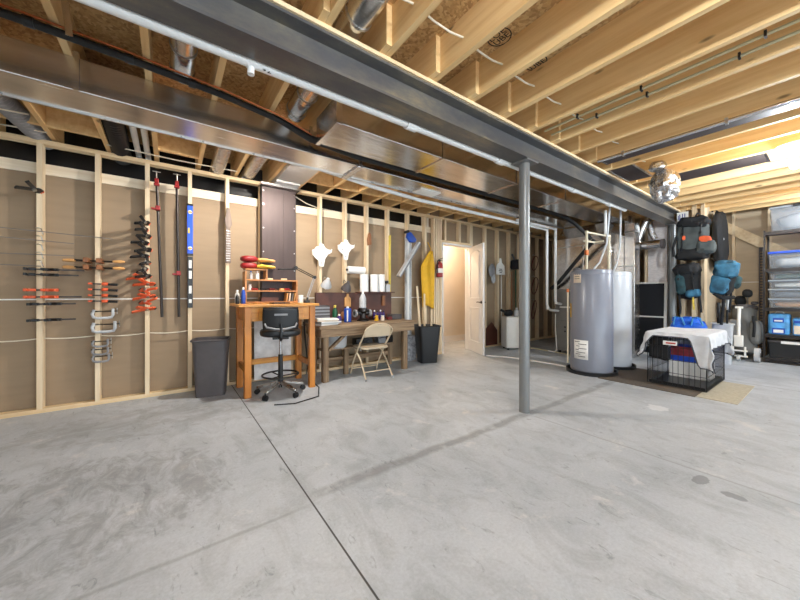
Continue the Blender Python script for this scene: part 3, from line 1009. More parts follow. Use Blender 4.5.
trigger(-.955, 1.017, .22, 'black_plastic', 'black trigger clamp on the leftmost stud just below the orange ones', 'trigger clamps on the leftmost stud')
trigger(-.955, .869, .22, 'black_plastic', 'lowest black trigger clamp on the leftmost stud', 'trigger clamps on the leftmost stud')
# --- hand screws
for i, (z, lb) in enumerate(((1.432, 'upper wooden hand screw clamp with orange handles'), (1.366, 'lower wooden hand screw clamp with orange handles'))):
    t = thing('hand_screw_clamp', lb, 'clamp', (0, 0, 0), 'wooden hand screws on the second stud')
    for x in (-.645, -.555):
        MB().box(x - .02, x + .02, 4.17, 4.352, z - .022, z + .022).build('jaw', 'brown', t, bevel=.004)
    for y, xs in ((4.315, (-.82, -.47)), (4.225, (-.73, -.375))):
        MB().cyl((xs[0], y, z), (xs[1], y, z), .006, n=8).build('spindle', 'darksteel', t)
        xh = xs[0] if y > 4.3 else xs[1]
        s_ = -1 if y > 4.3 else 1
        MB().lathe([(.008, 0), (.013, .01), (.016, .05), (.012, .085), (.004, .092)], (xh - s_ * .085, y, z), 12, rotm(0, R(90 * s_), 0)).build('handle', 'tan', t)
# --- small orange bar clamps on the second stud
for i in range(4):
    z = 1.212 - i * .057
    t = thing('mini_bar_clamp', 'small orange bar clamp with black grip on the second stud, ' + ('topmost', 'second', 'third', 'lowest')[i], 'clamp', (0, 0, 0), 'small orange clamps on the second stud')
    MB().bar((-.645, 4.33, z), (-.43, 4.33, z - .006), .005, .012).build('bar', 'darksteel', t)
    MB().obox((-.632, 4.30, z), (.022, .09, .018)).build('fixed_jaw', 'orange', t, bevel=.003)
    MB().blob((-.525, 4.30, z - .002), (.055, .09, .034), .7, n=14).build('sliding_jaw', 'orange', t)
    MB().cyl((-.50, 4.275, z - .006), (-.428, 4.275, z - .010), .011, .013, 10).build('grip', 'black_plastic', t)
# --- C-clamps
for i, (z, k_) in enumerate(((.868, 1.0), (.73, 1.1), (.585, .75), (.505, .75), (.432, .8))):
    t = thing('c_clamp', 'silver C-clamp on the second stud, ' + ORD[i if i < 4 else 8], 'clamp', (0, 0, 0), 'silver C-clamps on the second stud')
    w, h = .155 * k_, .085 * k_
    x0 = -.625
    m = MB()
    P = [(x0 + .015, 4.34, z + h), (x0, 4.34, z + h * .5), (x0 + .01, 4.34, z + .01), (x0 + .035, 4.34, z), (x0 + w * .7, 4.34, z), (x0 + w * .93, 4.34, z + .006), (x0 + w, 4.34, z + h * .35), (x0 + w * .99, 4.34, z + h * 1.1)]
    m.tube(P, [.011 * k_ + .002] * len(P), 8)
    m.build('frame', 'lightgrey' if i < 2 else 'grey', t)
    MB().cyl((x0 - .008, 4.34, z + h * .8), (x0 + w * 1.22, 4.34, z + h * .8), .0055, n=8).build('screw', 'darksteel', t)
    MB().cyl((x0 + w * 1.2, 4.34, z + h * .8 - .03), (x0 + w * 1.2, 4.34, z + h * .8 + .03), .004, n=6).build('handle', 'steel', t)
# --- pipe clamps
for i, (xt, xb, zt, zb, zr, lb) in enumerate(((-.115, -.07, 2.33, .86, 2.03, 'long dark pipe clamp nearer the spring clamp stack'), (.062, .082, 2.34, .855, 1.34, 'long dark pipe clamp nearer the blue level'))):
    t = thing('pipe_clamp', lb, 'clamp', (0, 0, 0), 'long pipe clamps hanging between studs')
    y = 4.33
    MB().tube([(xt, y, zt), (xb, y, zb)], .0135, 12).build('pipe', 'darksteel', t)
    m = MB()
    m.obox((xt, y - .03, zt - .015), (.035, .09, .05))
    m.obox((xt, y - .05, zt - .05), (.05, .04, .025))
    m.build('clamp_head', 'red', t, bevel=.004)
    MB().cyl((xt + .0, y - .055, zt - .03), (xt + .0, y - .055, zt + .09), .006, n=8).build('screw', 'steel', t)
    MB().cyl((xt - .035, y - .055, zt + .085), (xt + .035, y - .055, zt + .085), .0045, n=8).build('handle', 'steel', t)
    MB().tube([(xt, y + .012, zt - .03), (xt, 4.452, zt - .035)], .005, 8).build('hook', 'steel', t)
    f = (zt - zr) / (zt - zb)
    xr = xt + (xb - xt) * f
    m = MB()
    m.obox((xr, y - .03, zr), (.04, .09, .045))
    m.obox((xr - .03, y - .05, zr - .012), (.05, .04, .02))
    m.build('sliding_stop', 'red', t, bevel=.004)
# nail that holds them
for x in (-.115, .062):
    tag(MB().cyl((x, 4.30, 2.375), (x, 4.62, 2.375), .005, n=8).build('nail', 'steel'), 'steel nail holding the pipe clamp ' + ('nearer the spring clamps' if x < 0 else 'nearer the blue level'), 'nail') if False else None
# --- levels on the third stud
t = thing('blue_level', 'long blue spirit level on a stud', 'level', (0, 0, 0))
MB().box(.157, .213, 4.325, 4.352, 1.55, 2.125).build('body', 'bluelevel', t, bevel=.003)
for z in (1.56, 2.125): MB().box(.155, .215, 4.322, 4.355, z - .012, z + .012).build('end_cap', 'black_plastic', t, bevel=.003)
for z in (1.63, 2.04):
    MB().cyl((.185, 4.32, z), (.185, 4.353, z), .021, n=20).build('vial_frame', 'white', t)
    MB().cyl((.168, 4.316, z), (.202, 4.316, z), .008, n=10).build('vial', 'yellow', t)
MB().box(.165, .182, 4.318, 4.33, 1.80, 1.86).build('centre_vial', 'yellowpaint', t)
t = thing('black_level', 'black spirit level with white windows below the blue level', 'level', (0, 0, 0))
m = MB()
m.box(.160, .212, 4.327, 4.352, .955, 1.535)
m.build('body', 'black_plastic', t, bevel=.003)
for z in (1.03, 1.16, 1.33, 1.45):
    MB().box(.172, .200, 4.322, 4.33, z - (.022 if z in (1.03,) else .045), z + (.022 if z in (1.03,) else .045)).build('window', 'white', t, bevel=.003)
# --- ribbed brown neck
t = thing('ribbed_neck', 'grey-brown ribbed wooden neck with a wider head on a stud', 'tool', (0, 0, 0))
m = MB()
m.prism([(-.030, 0), (.032, 0), (.024, .42), (-.022, .42)], (.568, 4.352, 1.49), (1, 0, 0), (0, 0, 1), (0, -.022, 0))
m.build('fingerboard', 'neckbrown', t, bevel=.003)
m = MB()
m.prism([(-.024, 0), (.026, 0), (.046, .05), (.036, .13), (.020, .235), (-.008, .25), (-.022, .16), (-.034, .10)], (.568, 4.352, 1.91), (1, 0, 0), (0, 0, 1), (0, -.018, 0))
m.build('head', 'neckbrown', t, bevel=.003)
m = MB()
for q in range(13): m.box(.545, .593, 4.324, 4.331, 1.51 + q * .03, 1.515 + q * .03)
m.build('rib', 'steel', t)
# --- drooping cable
P = []
xs = [-3.3] + SX[1:16]
for a, b in zip(xs, xs[1:]):
    sag = .05 if a < -.3 or a > .6 else .045
    for q in range(5):
        u = q / 5
        P.append((a + (b - a) * u, 4.405, .692 - (sag * .35 if a > -.6 else .012) * 4 * u * (1 - u)))
tag(MB().tube(P, .006, 6).build('wall_cable', 'wirewhite'), 'white cable drooping through the studs below the clamps', 'cable')

# --- bin by the studs
def open_bin(name, label, c, b, tp, z1, mt, rz=0, rim=True, wall_t=.006):
    t = thing(name, label, 'bin', (0, 0, 0))
    def ring(hx, hy, z, r):
        out = []
        for sx, sy, a0 in ((1, 1, 0), (-1, 1, 90), (-1, -1, 180), (1, -1, 270)):
            for q in range(5):
                a = R(a0 + q * 22.5)
                out.append((sx * (hx - r) + r * cos(a), sy * (hy - r) + r * sin(a), z))
        return out
    rings = [ring(b[0], b[1], 0, .04), ring(tp[0], tp[1], z1, .05), ring(tp[0] - wall_t, tp[1] - wall_t, z1, .045), ring(b[0] - wall_t, b[1] - wall_t, .012, .035)]
    n = 20
    vs = [p for r_ in rings for p in r_]
    fs = [(k_ * n + j, k_ * n + (j + 1) % n, (k_ + 1) * n + (j + 1) % n, (k_ + 1) * n + j) for k_ in range(3) for j in range(n)]
    fs += [tuple(range(n - 1, -1, -1)), tuple(3 * n + j for j in range(n))]
    MB().add(vs, fs).build('body', mt, t)
    if rim: MB().tube(ring(tp[0] + .006, tp[1] + .006, z1 - .006, .055), .011, 8, True).build('rim', mt, t)
    t.location = c
    t.rotation_euler.z = rz
    return t
open_bin('waste_bin', 'dark grey rectangular waste bin against the studs beside the orange desk', (.375, 4.10, 0), (.140, .115), (.172, .145), .615, 'dark_grey', R(-12))

# --- orange desk
dk = thing('work_desk', 'tall orange wooden desk with square legs', 'desk', (1.0, 3.98, 0))
MB().box(.575, 1.44, 3.63, 4.262, .972, 1.0).build('desk_top', 'benchx', dk, bevel=.004)
for x in (.672, 1.375):
    for y in (3.715, 4.20):
        MB().box(x - .034, x + .034, y - .034, y + .034, 0, .972).build('leg', 'bench', dk, bevel=.004)
m = MB()
m.box(.706, 1.341, 3.695, 3.72, .815, .972)
m.build('front_apron', 'benchx', dk, bevel=.002)
MB().box(.78, 1.27, 3.685, 3.697, .83, .955).build('drawer_front', 'benchx', dk, bevel=.003)
MB().box(.66, .684, 3.749, 4.166, .815, .972).build('side_apron', 'bench', dk)
MB().box(1.363, 1.387, 3.749, 4.166, .815, .972).build('side_apron', 'bench', dk)
MB().box(.66, .688, 3.749, 4.166, .25, .315).build('stretcher', 'bench', dk)
MB().box(1.36, 1.388, 3.749, 4.166, .25, .315).build('stretcher', 'bench', dk)
MB().box(.706, 1.341, 4.19, 4.215, .25, .315).build('stretcher', 'benchx', dk)
tag(MB().box(.85, 1.30, 4.268, 4.29, .04, .90).build('white_board', 'stainboard'), 'pale stained board leaning on the wall under the orange desk', 'board')

# --- stool
st = thing('drafting_stool', 'black drafting stool on casters pushed up to the orange desk', 'stool', (0, 0, 0))
for i in range(5):
    a = 2 * pi * i / 5 + .3
    e = Vector((cos(a), sin(a), 0))
    m = MB()
    m.bar(e * .03 + Vector((0, 0, .13)), e * .275 + Vector((0, 0, .075)), .045, .03)
    m.build('leg', 'steel', st, bevel=.006)
    cst = MB()
    p = e * .275
    sd_ = Vector((-e.y, e.x, 0))
    cst.cyl(p - sd_ * .022 + Vector((0, 0, .028)), p - sd_ * .006 + Vector((0, 0, .028)), .028, n=14)
    cst.cyl(p + sd_ * .006 + Vector((0, 0, .028)), p + sd_ * .022 + Vector((0, 0, .028)), .028, n=14)
    cst.cyl(p + Vector((0, 0, .03)), p + Vector((0, 0, .08)), .008, n=8)
    cst.build('caster', 'black_plastic', st)
MB().cyl((0, 0, .10), (0, 0, .44), .030, .026).build('lower_column', 'black_plastic', st)
MB().cyl((0, 0, .44), (0, 0, .62), .016).build('gas_lift', 'chrome', st)
m = MB()
m.tube([(.205 * cos(a), .205 * sin(a), .215) for a in [2 * pi * i / 28 for i in range(28)]], .010, 8, True)
for i in range(3):
    a = 2 * pi * i / 3
    m.tube([(.03 * cos(a), .03 * sin(a), .20), (.205 * cos(a), .205 * sin(a), .215)], .007, 6)
m.build('foot_ring', 'darksteel', st)
MB().box(-.09, .09, -.09, .09, .615, .64).build('seat_plate', 'black_plastic', st, bevel=.006)
MB().blob((0, 0, .69), (.46, .44, .10), .62, n=28).build('seat', 'black_plastic', st)
def backf(u, v):
    x = (u - .5) * .38
    return (x * (1 - .15 * (v - .5) ** 2), -.225 + .10 * (u - .5) ** 2 * 4 * .35 - .02 * v, .735 + .235 * v)
MB().grid(backf, 14, 8).build('backrest', 'black_plastic', st, solid=.03, bevel=0)
MB().box(-.07, .07, -.272, -.258, .885, .905).build('back_label', 'grey', st)
MB().tube([(0, -.04, .625), (0, -.22, .625), (0, -.275, .66), (0, -.268, .80)], .017, 8).build('back_bracket', 'black_plastic', st)
MB().tube([(-.17, -.235, .80), (-.15, -.262, .765), (-.05, -.27, .745), (.05, -.27, .745), (.15, -.262, .765), (.17, -.235, .80)], .010, 8).build('back_rail', 'grey', st)
st.scale = (.93, .93, 1)
st.location = (1.0, 3.66, 0)
st.rotation_euler.z = R(-14)
tag(MB().tube([(1.449, 4.22, .74), (1.449, 4.10, .35), (1.46, 4.0, .06), (1.45, 3.85, .012), (1.43, 3.62, .008), (1.30, 3.30, .008), (1.02, 3.22, .008), (.84, 3.30, .008)], .006, 6).build('power_cord', 'black_rubber'), 'black cord trailing over the floor around the stool', 'cord')
tag(MB().tube([(1.467, 4.26, .93), (1.467, 4.2, .6), (1.467, 4.12, .2), (1.467, 4.16, .05), (1.467, 4.05, .25), (1.467, 3.95, .5), (1.467, 3.90, .66)], .007, 6).build('power_cord', 'darksteel'), 'dark looped cord hanging between the orange desk and the weathered bench', 'cord')

# --- organiser on the desk
og = thing('desk_organiser', 'open wooden shelf organiser on the orange desk', 'shelf', (1.0, 4.17, 1.0))
for x in (.722, 1.32): MB().box(x - .009, x + .009, 4.08, 4.255, 1.001, 1.29 if x > 1 else 1.38).build('side_panel', 'shelfwood', og)
for z in (1.012, 1.148, 1.28): MB().box(.731, 1.311, 4.08, 4.255, z - .008, z + .008).build('shelf', 'shelfwood', og)
MB().box(.72, .97, 4.10, 4.255, 1.40, 1.415).build('top_board', 'shelfwood', og)
MB().box(.95, .968, 4.10, 4.255, 1.288, 1.40).build('divider', 'shelfwood', og)
def glove(label, z, rz, mcuff):
    t = thing('work_glove', label, 'glove', (0, 0, 0), 'gloves on the organiser')
    MB().blob((-.10, 0, .03), (.19, .15, .075), .7, .06, 2, 20).build('cuff', 'red', t)
    m = MB()
    m.blob((.06, 0, .025), (.16, .12, .05), .7, .06, 4, 18)
    for q in range(4):
        m.tube([(.10, -.045 + q * .03, .025), (.165, -.055 + q * .036, .022), (.205 - .012 * abs(q - 1.5), -.062 + q * .041, .016)], [.016, .015, .010], 8)
    m.tube([(.03, -.05, .025), (.08, -.095, .022), (.12, -.11, .016)], [.017, .015, .010], 8)
    m.build('palm', mcuff, t)
    t.location = (.87, 4.17, z)
    t.rotation_euler.z = rz
glove('red and yellow work glove, lower one on the organiser', 1.424, R(-4), 'yellowpaint')
glove('red and pale work glove, upper one on the organiser', 1.503, R(5), 'tan')
def bottle(label, x, y, z, r, h, mt, cap='white', cat='bottle', neck=.45, grp=None, name='bottle'):
    t = thing(name, label, cat, (x, y, z), grp)
    MB().lathe([(r * .9, z), (r, z + .006), (r, z + h * .62), (r * .8, z + h * .72), (r * neck, z + h * .8), (r * neck, z + h * .86)], (x, y, 0), 18).build('body', mt, t)
    MB().lathe([(r * neck * 1.15, z + h * .85), (r * neck * 1.15, z + h * .97), (r * neck * .9, z + h)], (x, y, 0), 14).build('cap', cap, t)
    return t
G = 'bottles on the orange desk'
bottle('white glue bottle at the left end of the orange desk', .645, 4.18, 1.0, .026, .16, 'white', 'white', grp=G)
bottle('dark blue labelled bottle beside the white glue bottle', .685, 4.03, 1.0, .024, .19, 'blue', 'white', grp=G)
bottle('small black bottle in front of the white glue bottle', .615, 3.98, 1.0, .020, .12, 'black_plastic', 'lightgrey', grp=G)
G = 'small bottles on the organiser'
bottle('grey capped small bottle on the organiser top shelf', .79, 4.16, 1.289, .020, .10, 'lightgrey', 'blue', grp=G)
bottle('taller white small bottle on the organiser top shelf', .86, 4.15, 1.289, .022, .105, 'white', 'white', grp=G)
G = 'small items on the organiser'
def small(name, label, cat, m, mt, grp=None, bevel=.002):
    return tag(m.build(name, mt, bevel=bevel), label, cat, grp)
small('wood_offcut', 'pale wood offcut on the organiser top shelf', 'wood piece', MB().obox((.99, 4.13, 1.298), (.09, .03, .018), rz=.3), 'plate', G)
small('wood_offcut', 'second pale wood offcut on the organiser top shelf near its right end', 'wood piece', MB().obox((1.17, 4.13, 1.299), (.07, .03, .02), rz=-.2), 'plate', G)
for i, (x, mt, lb) in enumerate(((.775, 'white', 'small white jar in the organiser upper gap'), (.83, 'red', 'red handled screwdriver at the left of the middle shelf'), (.93, 'black_plastic', 'black handled pliers on the middle shelf'),
                                 (1.03, 'redfabric', 'dull red handled pliers on the middle shelf'), (1.15, 'tan', 'tan tape roll on the middle shelf'), (1.215, 'red', 'red handled screwdriver at the right of the middle shelf'))):
    if mt in ('white',):
        bottle(lb, x, 4.15, 1.1565, .022, .075, 'white', 'lightgrey', 'jar', .8, G, 'jar')
    elif mt == 'tan':
        small('tape_roll', lb, 'tape', MB().cyl((x, 4.15, 1.157), (x, 4.15, 1.182), .035, n=20), 'tan', G)
    else:
        t = thing('hand_tool', lb, 'tool', (x, 4.14, 1.157), G)
        MB().cyl((x - .04, 4.12, 1.172), (x + .03, 4.14, 1.172), .013, .010, 10).build('handle', mt, t)
        MB().cyl((x + .03, 4.14, 1.169), (x + .07, 4.16, 1.163), .004, n=8).build('shaft', 'steel', t)
for i, x in enumerate((1.20, 1.235, 1.268, 1.298)):
    small('sandpaper_pad', ('leftmost', 'second', 'third', 'rightmost')[i] + ' of the leaning flat pads in the organiser bottom', 'pad', MB().obox((x, 4.15, 1.075), (.012, .12, .105), ry=.12), ('tan', 'label_cream', 'golfgrey', 'tan')[i], G)
small('file_box', 'dark brown box in the organiser bottom shelf', 'box', MB().box(.90, 1.10, 4.12, 4.22, 1.0205, 1.075), 'backboard', G)
small('notepad', 'dark pad lying on the front of the orange desk', 'pad', MB().obox((1.03, 3.80, 1.008), (.19, .13, .014), rz=.15), 'darksteel')
small('metal_can', 'white can beside the organiser on the orange desk', 'can', MB().cyl((1.38, 4.12, 1.0), (1.38, 4.12, 1.10), .033, n=20), 'white')
small('metal_can', 'black can between organiser and white can', 'can', MB().cyl((1.345, 4.20, 1.0), (1.345, 4.20, 1.085), .014, n=16), 'black_plastic')

# --- swing arm lamp
sl = thing('swing_arm_lamp', 'grey swing arm lamp clamped between the two work tables', 'lamp', (1.43, 4.05, 1.0))
B0, J1, J2 = Vector((1.415, 3.97, 1.0)), Vector((1.565, 4.12, 1.335)), Vector((1.315, 4.12, 1.452))
m = MB()
m.box(1.375, 1.4395, 3.94, 4.0, 1.001, 1.035)
m.cyl(B0 + Vector((0, 0, .03)), B0 + Vector((0, 0, .07)), .014, n=12)
m.build('clamp_base', 'black_plastic', sl, bevel=.003)
m = MB()
for d in (-.011, .011): m.tube([B0 + Vector((d, 0, .06)), J1 + Vector((d, 0, 0))], .006, 8)
m.build('lower_arm', 'grey', sl)
m = MB()
for d in (-.012, .012): m.tube([J1 + Vector((0, 0, d)), J2 + Vector((0, 0, d))], .0055, 8)
m.build('upper_arm', 'darksteel', sl)
for j in (J1, J2): MB().cyl(j - Vector((0, .02, 0)), j + Vector((0, .02, 0)), .022, n=14).build('joint', 'black_plastic', sl)
MB().bar(J2 + Vector((0, 0, -.02)), (1.09, 4.10, 1.42), .045, .018).build('lamp_head', 'black_plastic', sl, bevel=.006)

# --- weathered bench
rb = thing('weathered_bench', 'low weathered wooden workbench behind the folding chair', 'bench', (2.25, 4.0, 0))
MB().box(1.475, 2.99, 3.71, 4.30, .675, .72).build('bench_top', 'rusticx', rb, bevel=.006)
MB().box(1.50, 2.95, 3.725, 3.76, .575, .675).build('front_apron', 'rusticx', rb, bevel=.004)
MB().box(1.50, 1.535, 3.762, 4.25, .575, .675).build('side_apron', 'rustic', rb)
MB().box(2.915, 2.95, 3.762, 4.25, .575, .675).build('side_apron', 'rustic', rb)
for x in (1.585, 2.83):
    for y in (3.81, 4.22):
        MB().box(x - .038, x + .038, y - .035, y + .035, 0, .675).build('leg', 'rustic', rb, bevel=.005)
MB().bar((1.62, 3.78, .40), (1.86, 3.78, .60), .03, .06, (0, 1, 0)).build('brace', 'rustic', rb)
MB().box(1.63, 2.79, 4.19, 4.22, .16, .22).build('stretcher', 'rusticx', rb)
MB().box(1.63, 2.785, 4.00, 4.18, .355, .375).build('lower_shelf', 'rusticx', rb)
MB().box(1.96, 2.02, 4.02, 4.07, 0, .355).build('shelf_post', 'rustic', rb)
tag(MB().box(1.655, 2.935, 4.305, 4.352, .722, 1.135).build('back_board', 'backboard', bevel=.003), 'dark reddish brown board standing at the back of the weathered bench', 'board')
G = 'things under the weathered bench'
bk = thing('bucket', 'grey plastic bucket on the shelf under the weathered bench', 'bucket', (1.86, 4.08, .376), G)
MB().lathe([(.12, .376), (.14, .40), (.155, .60), (.16, .62)], (1.86, 4.08, 0), 24).build('body', 'lightgrey', bk)
MB().tube([(1.86 + .15 * cos(a), 4.08 + .0, .60 - .10 * sin(a)) for a in [pi * i / 10 for i in range(11)]], .004, 6).build('handle', 'steel', bk)
for (x0, x1, y0, y1, h, mt, lb) in ((2.15, 2.42, 4.03, 4.17, .10, 'black_plastic', 'black case on the shelf under the weathered bench'), (2.52, 2.65, 4.03, 4.16, .15, 'grey', 'grey box on the shelf under the weathered bench'),
                                    (2.665, 2.78, 4.03, 4.16, .11, 'darksteel', 'dark tool case at the right end of the shelf under the weathered bench')):
    t = thing('tool_case', lb, 'case', ((x0 + x1) / 2, (y0 + y1) / 2, .376), G)
    MB().box(x0, x1, y0, y1, .3755, .3755 + h).build('body', mt, t, bevel=.008)
    MB().tube([((x0 + x1) / 2 - .05, y0 - .001, .3755 + h * .5), ((x0 + x1) / 2 - .04, y0 - .02, .3755 + h * .6), ((x0 + x1) / 2 + .04, y0 - .02, .3755 + h * .6), ((x0 + x1) / 2 + .05, y0 - .001, .3755 + h * .5)], .006, 6).build('handle', 'black_plastic', t)
# papers and items on the bench
for i in range(5):
    tag(MB().obox((1.60 + .02 * (i % 3), 3.86 - .01 * i, .728 + .0165 * i), (.26, .22, .014), rz=.25 - .13 * i).build('paper_stack', ('paper', 'lightgrey', 'paper', 'label_cream', 'paper')[i]), 'sheaf of papers at the left end of the weathered bench, ' + ('lowest', 'second from the bottom', 'middle one', 'second from the top', 'topmost')[i], 'papers', 'papers on the weathered bench')
t = thing('tool_chest', 'dark grey ribbed case behind the papers on the weathered bench', 'case', (1.62, 4.15, .72))
MB().box(1.49, 1.76, 4.06, 4.27, .721, .96).build('body', 'dark_grey', t, bevel=.01)
m = MB()
for q in range(5): m.box(1.495, 1.755, 4.052, 4.06, .745 + q * .043, .765 + q * .043)
m.build('rib', 'grey', t)
G = 'things on the weathered bench'
bottle('dark green bottle with a pale cap beside the dark grey case', 1.86, 4.12, .72, .036, .24, 'green', 'yellowpaint', grp=G)
bottle('squat purple bottle in front of the dark green bottle', 1.86, 3.98, .72, .03, .12, 'purple', 'white', grp=G)
t = thing('spray_can', 'blue can with a white stripe on the weathered bench', 'can', (2.02, 4.05, .72), G)
MB().lathe([(.05, .7205), (.052, .725), (.052, .90), (.04, .915)], (2.02, 4.05, 0), 20).build('body', 'blue', t)
MB().lathe([(.018, .914), (.018, .94)], (2.02, 4.05, 0), 12).build('cap', 'white', t)
MB().box(1.985, 1.998, 3.992, 4.008, .735, .89).build('stripe', 'white', t)
t = thing('spray_bottle', 'white clear bottle standing on the black grinder', 'bottle', (2.29, 4.10, .91), G)
MB().lathe([(.046, .911), (.05, .916), (.05, 1.05), (.03, 1.10), (.014, 1.125)], (2.29, 4.10, 0), 18).build('body', 'lightgrey', t)
MB().lathe([(.017, 1.12), (.017, 1.16), (.010, 1.175)], (2.29, 4.10, 0), 12).build('cap', 'white', t)
t = thing('bench_vise', 'black cast bench tool under the white bottle', 'tool', (2.29, 4.10, .72), G)
m = MB()
m.lathe([(.09, .7205), (.09, .74), (.045, .765), (.04, .83), (.07, .86), (.07, .91)], (2.29, 4.10, 0), 18)
m.build('body', 'darksteel', t)
MB().cyl((2.15, 4.10, .835), (2.40, 4.10, .835), .03, n=14).build('spindle', 'black_plastic', t)
for x in (2.165, 2.40): MB().cyl((x - .015, 4.10, .835), (x + .015, 4.10, .835), .055, n=18).build('wheel', 'grey', t)
t = thing('hanging_tag', 'tan bottle shaped tag hanging on the dark back board', 'tag', (2.14, 4.3, .93), G)
MB().prism([(-.05, 0), (.05, -.005), (.052, .12), (.02, .15), (.018, .19), (-.018, .19), (-.02, .15), (-.05, .125)], (2.14, 4.303, .93), (1, 0, 0), (0, 0, 1), (0, -.02, 0)).build('body', 'tan', t, bevel=.004)
tag(MB().box(2.745, 2.80, 4.28, 4.304, .93, 1.09).build('wood_block', 'brown', bevel=.003), 'orange-brown wood block on the right of the dark back board', 'wood piece', G)
tag(MB().blob((2.09, 4.28, .80), (.13, .05, .12), .7, .25, 4, 16).build('brown_bag', 'brown'), 'brown scrap behind the blue can', 'bag', G)
t = thing('toy_figure', 'small yellow star shaped knob on the weathered bench', 'knob', (2.47, 4.0, .72), G)
MB().prism([(.035 * (1 if i % 2 else .5) * cos(pi * i / 5), .035 * (1 if i % 2 else .5) * sin(pi * i / 5) + .055) for i in range(10)], (2.47, 4.0, .722), (1, 0, 0), (0, 0, 1), (0, .025, 0)).build('star', 'yellow', t)
MB().box(2.45, 2.49, 3.99, 4.035, .7205, .755).build('base', 'yellow', t)
bottle('small pale pink pot beside the yellow knob', 2.57, 4.0, .72, .028, .075, 'label_cream', 'white', 'pot', .8, G, 'pot')
for i, x in enumerate((2.53, 2.585, 2.64, 2.695)):
    bottle(('first', 'second', 'third', 'fourth')[i] + ' dark purple bottle counting away from the black bench tool', x, 4.17, .72, .022, .15 - .01 * (i % 2), 'purple', ('white', 'black_plastic')[i % 2], grp='purple bottles on the weathered bench')
small('cash_box', 'dark grey box at the right end of the weathered bench', 'box', MB().box(2.78, 2.96, 4.05, 4.2, .7205, .80), 'dark_grey', G, .008)
small('cash_box', 'small dark red box left of the dark grey box', 'box', MB().box(2.70, 2.765, 4.03, 4.1, .7205, .765), 'redfabric', G, .004)

# --- white horned hangers and paper rolls
def horned(label, x, z, k_):
    o = [(-.02, .20), (.03, .19), (.05, .15), (.09, .12), (.155, .115), (.165, .135), (.15, .075), (.10, .05), (.055, -.02), (.035, -.13), (-.03, -.13), (-.04, -.05), (-.10, -.005), (-.125, .03), (-.13, .10), (-.09, .115), (-.07, .15), (-.03, .15)]
    t = thing('horned_hanger', label, 'hanger', (x, 4.36, z))
    MB().prism([(a * k_, b * k_) for a, b in o], (x, 4.355, z), (1, 0, 0), (0, 0, 1), (0, -.035, 0)).build('plate', 'white', t, bevel=.010)
    for a, b in ((-.07, .07), (-.055, .03), (.0, -.08)): MB().cyl((x + a * k_, 4.322, z + b * k_), (x + a * k_, 4.317, z + b * k_), .008, n=10).build('screw', 'darksteel', t)
horned('larger white horned plate on the stud beside the metal stack', 1.745, 1.635, 1.0)
horned('smaller white horned plate on the stud above the paper roll', 2.125, 1.745, .92)
def roll(label, p0, p1, r, grp='white paper rolls by the weathered bench', hub=True):
    t = thing('paper_roll', label, 'paper roll', p0, grp)
    MB().cyl(p0, p1, r, n=24).build('paper', 'paper', t)
    d = (Vector(p1) - Vector(p0)).normalized()
    if hub:
        MB().cyl(Vector(p0) - d * .02, Vector(p0) + d * .01, .018, n=12).build('core', 'darksteel', t)
    return t
roll('white paper roll mounted sideways on a stud', (2.135, 4.285, 1.475), (2.415, 4.285, 1.475), .055)
sh = tag(MB().box(2.30, 2.93, 4.20, 4.352, 1.136, 1.150).build('ledge', 'backboard'), 'narrow dark ledge under the standing paper rolls', 'ledge')
for i, x in enumerate((2.41, 2.59, 2.72)):
    roll(('leftmost', 'middle', 'rightmost')[i] + ' of the three standing white paper rolls', (x, 4.275, 1.151), (x, 4.275, 1.415 + .005 * i), .066 if i < 2 else .058, hub=False)
small('grey_box', 'small grey box beside the standing paper rolls', 'box', MB().box(2.80, 2.875, 4.25, 4.33, 1.151, 1.27), 'lightgrey', None, .004)
small('wall_fitting', 'small black fitting above the grey box beside the rolls', 'knob', MB().cyl((2.852, 4.30, 1.31), (2.852, 4.36, 1.31), .022, n=12), 'black_plastic')
small('yellow_stick', 'yellow measuring stick on a stud right of the paper rolls', 'stick', MB().box(2.915, 2.945, 4.335, 4.359, 1.152, 2.08), 'yellowpaint')
t = thing('wooden_mallet', 'small brown wooden tool hanging on a stud', 'tool', (2.53, 4.34, 1.9))
MB().prism([(-.02, 0), (.045, .02), (.04, .16), (.02, .21), (.0, .2), (-.025, .10)], (2.53, 4.357, 1.875), (1, 0, 0), (0, 0, 1), (0, -.03, 0)).build('body', 'brown', t, bevel=.005)
def clamplight(label, x, z, mt):
    t = thing('clamp_light', label, 'lamp', (x, 4.25, z))
    mm = rotm(R(35), 0, 0)
    MB().lathe([(.020, .09), (.026, .06), (.05, .03), (.075, -.03), (.078, -.045)], (x, 4.24, z), 20, mm).build('shade', mt, t)
    MB().lathe([(.012, -.03), (.028, -.06), (.01, -.09)], (x, 4.24, z), 14, mm).build('bulb', 'white', t)
    MB().tube([(x, 4.28, z + .08), (x, 4.33, z + .10), (x, 4.357, z + .06)], .008, 8).build('bracket', 'steel', t)
clamplight('pale clip-on lamp under the larger white horned plate', 1.79, 1.26, 'lightgrey')
clamplight('dark grey clip-on lamp under the smaller white horned plate', 2.10, 1.22, 'dark_grey')

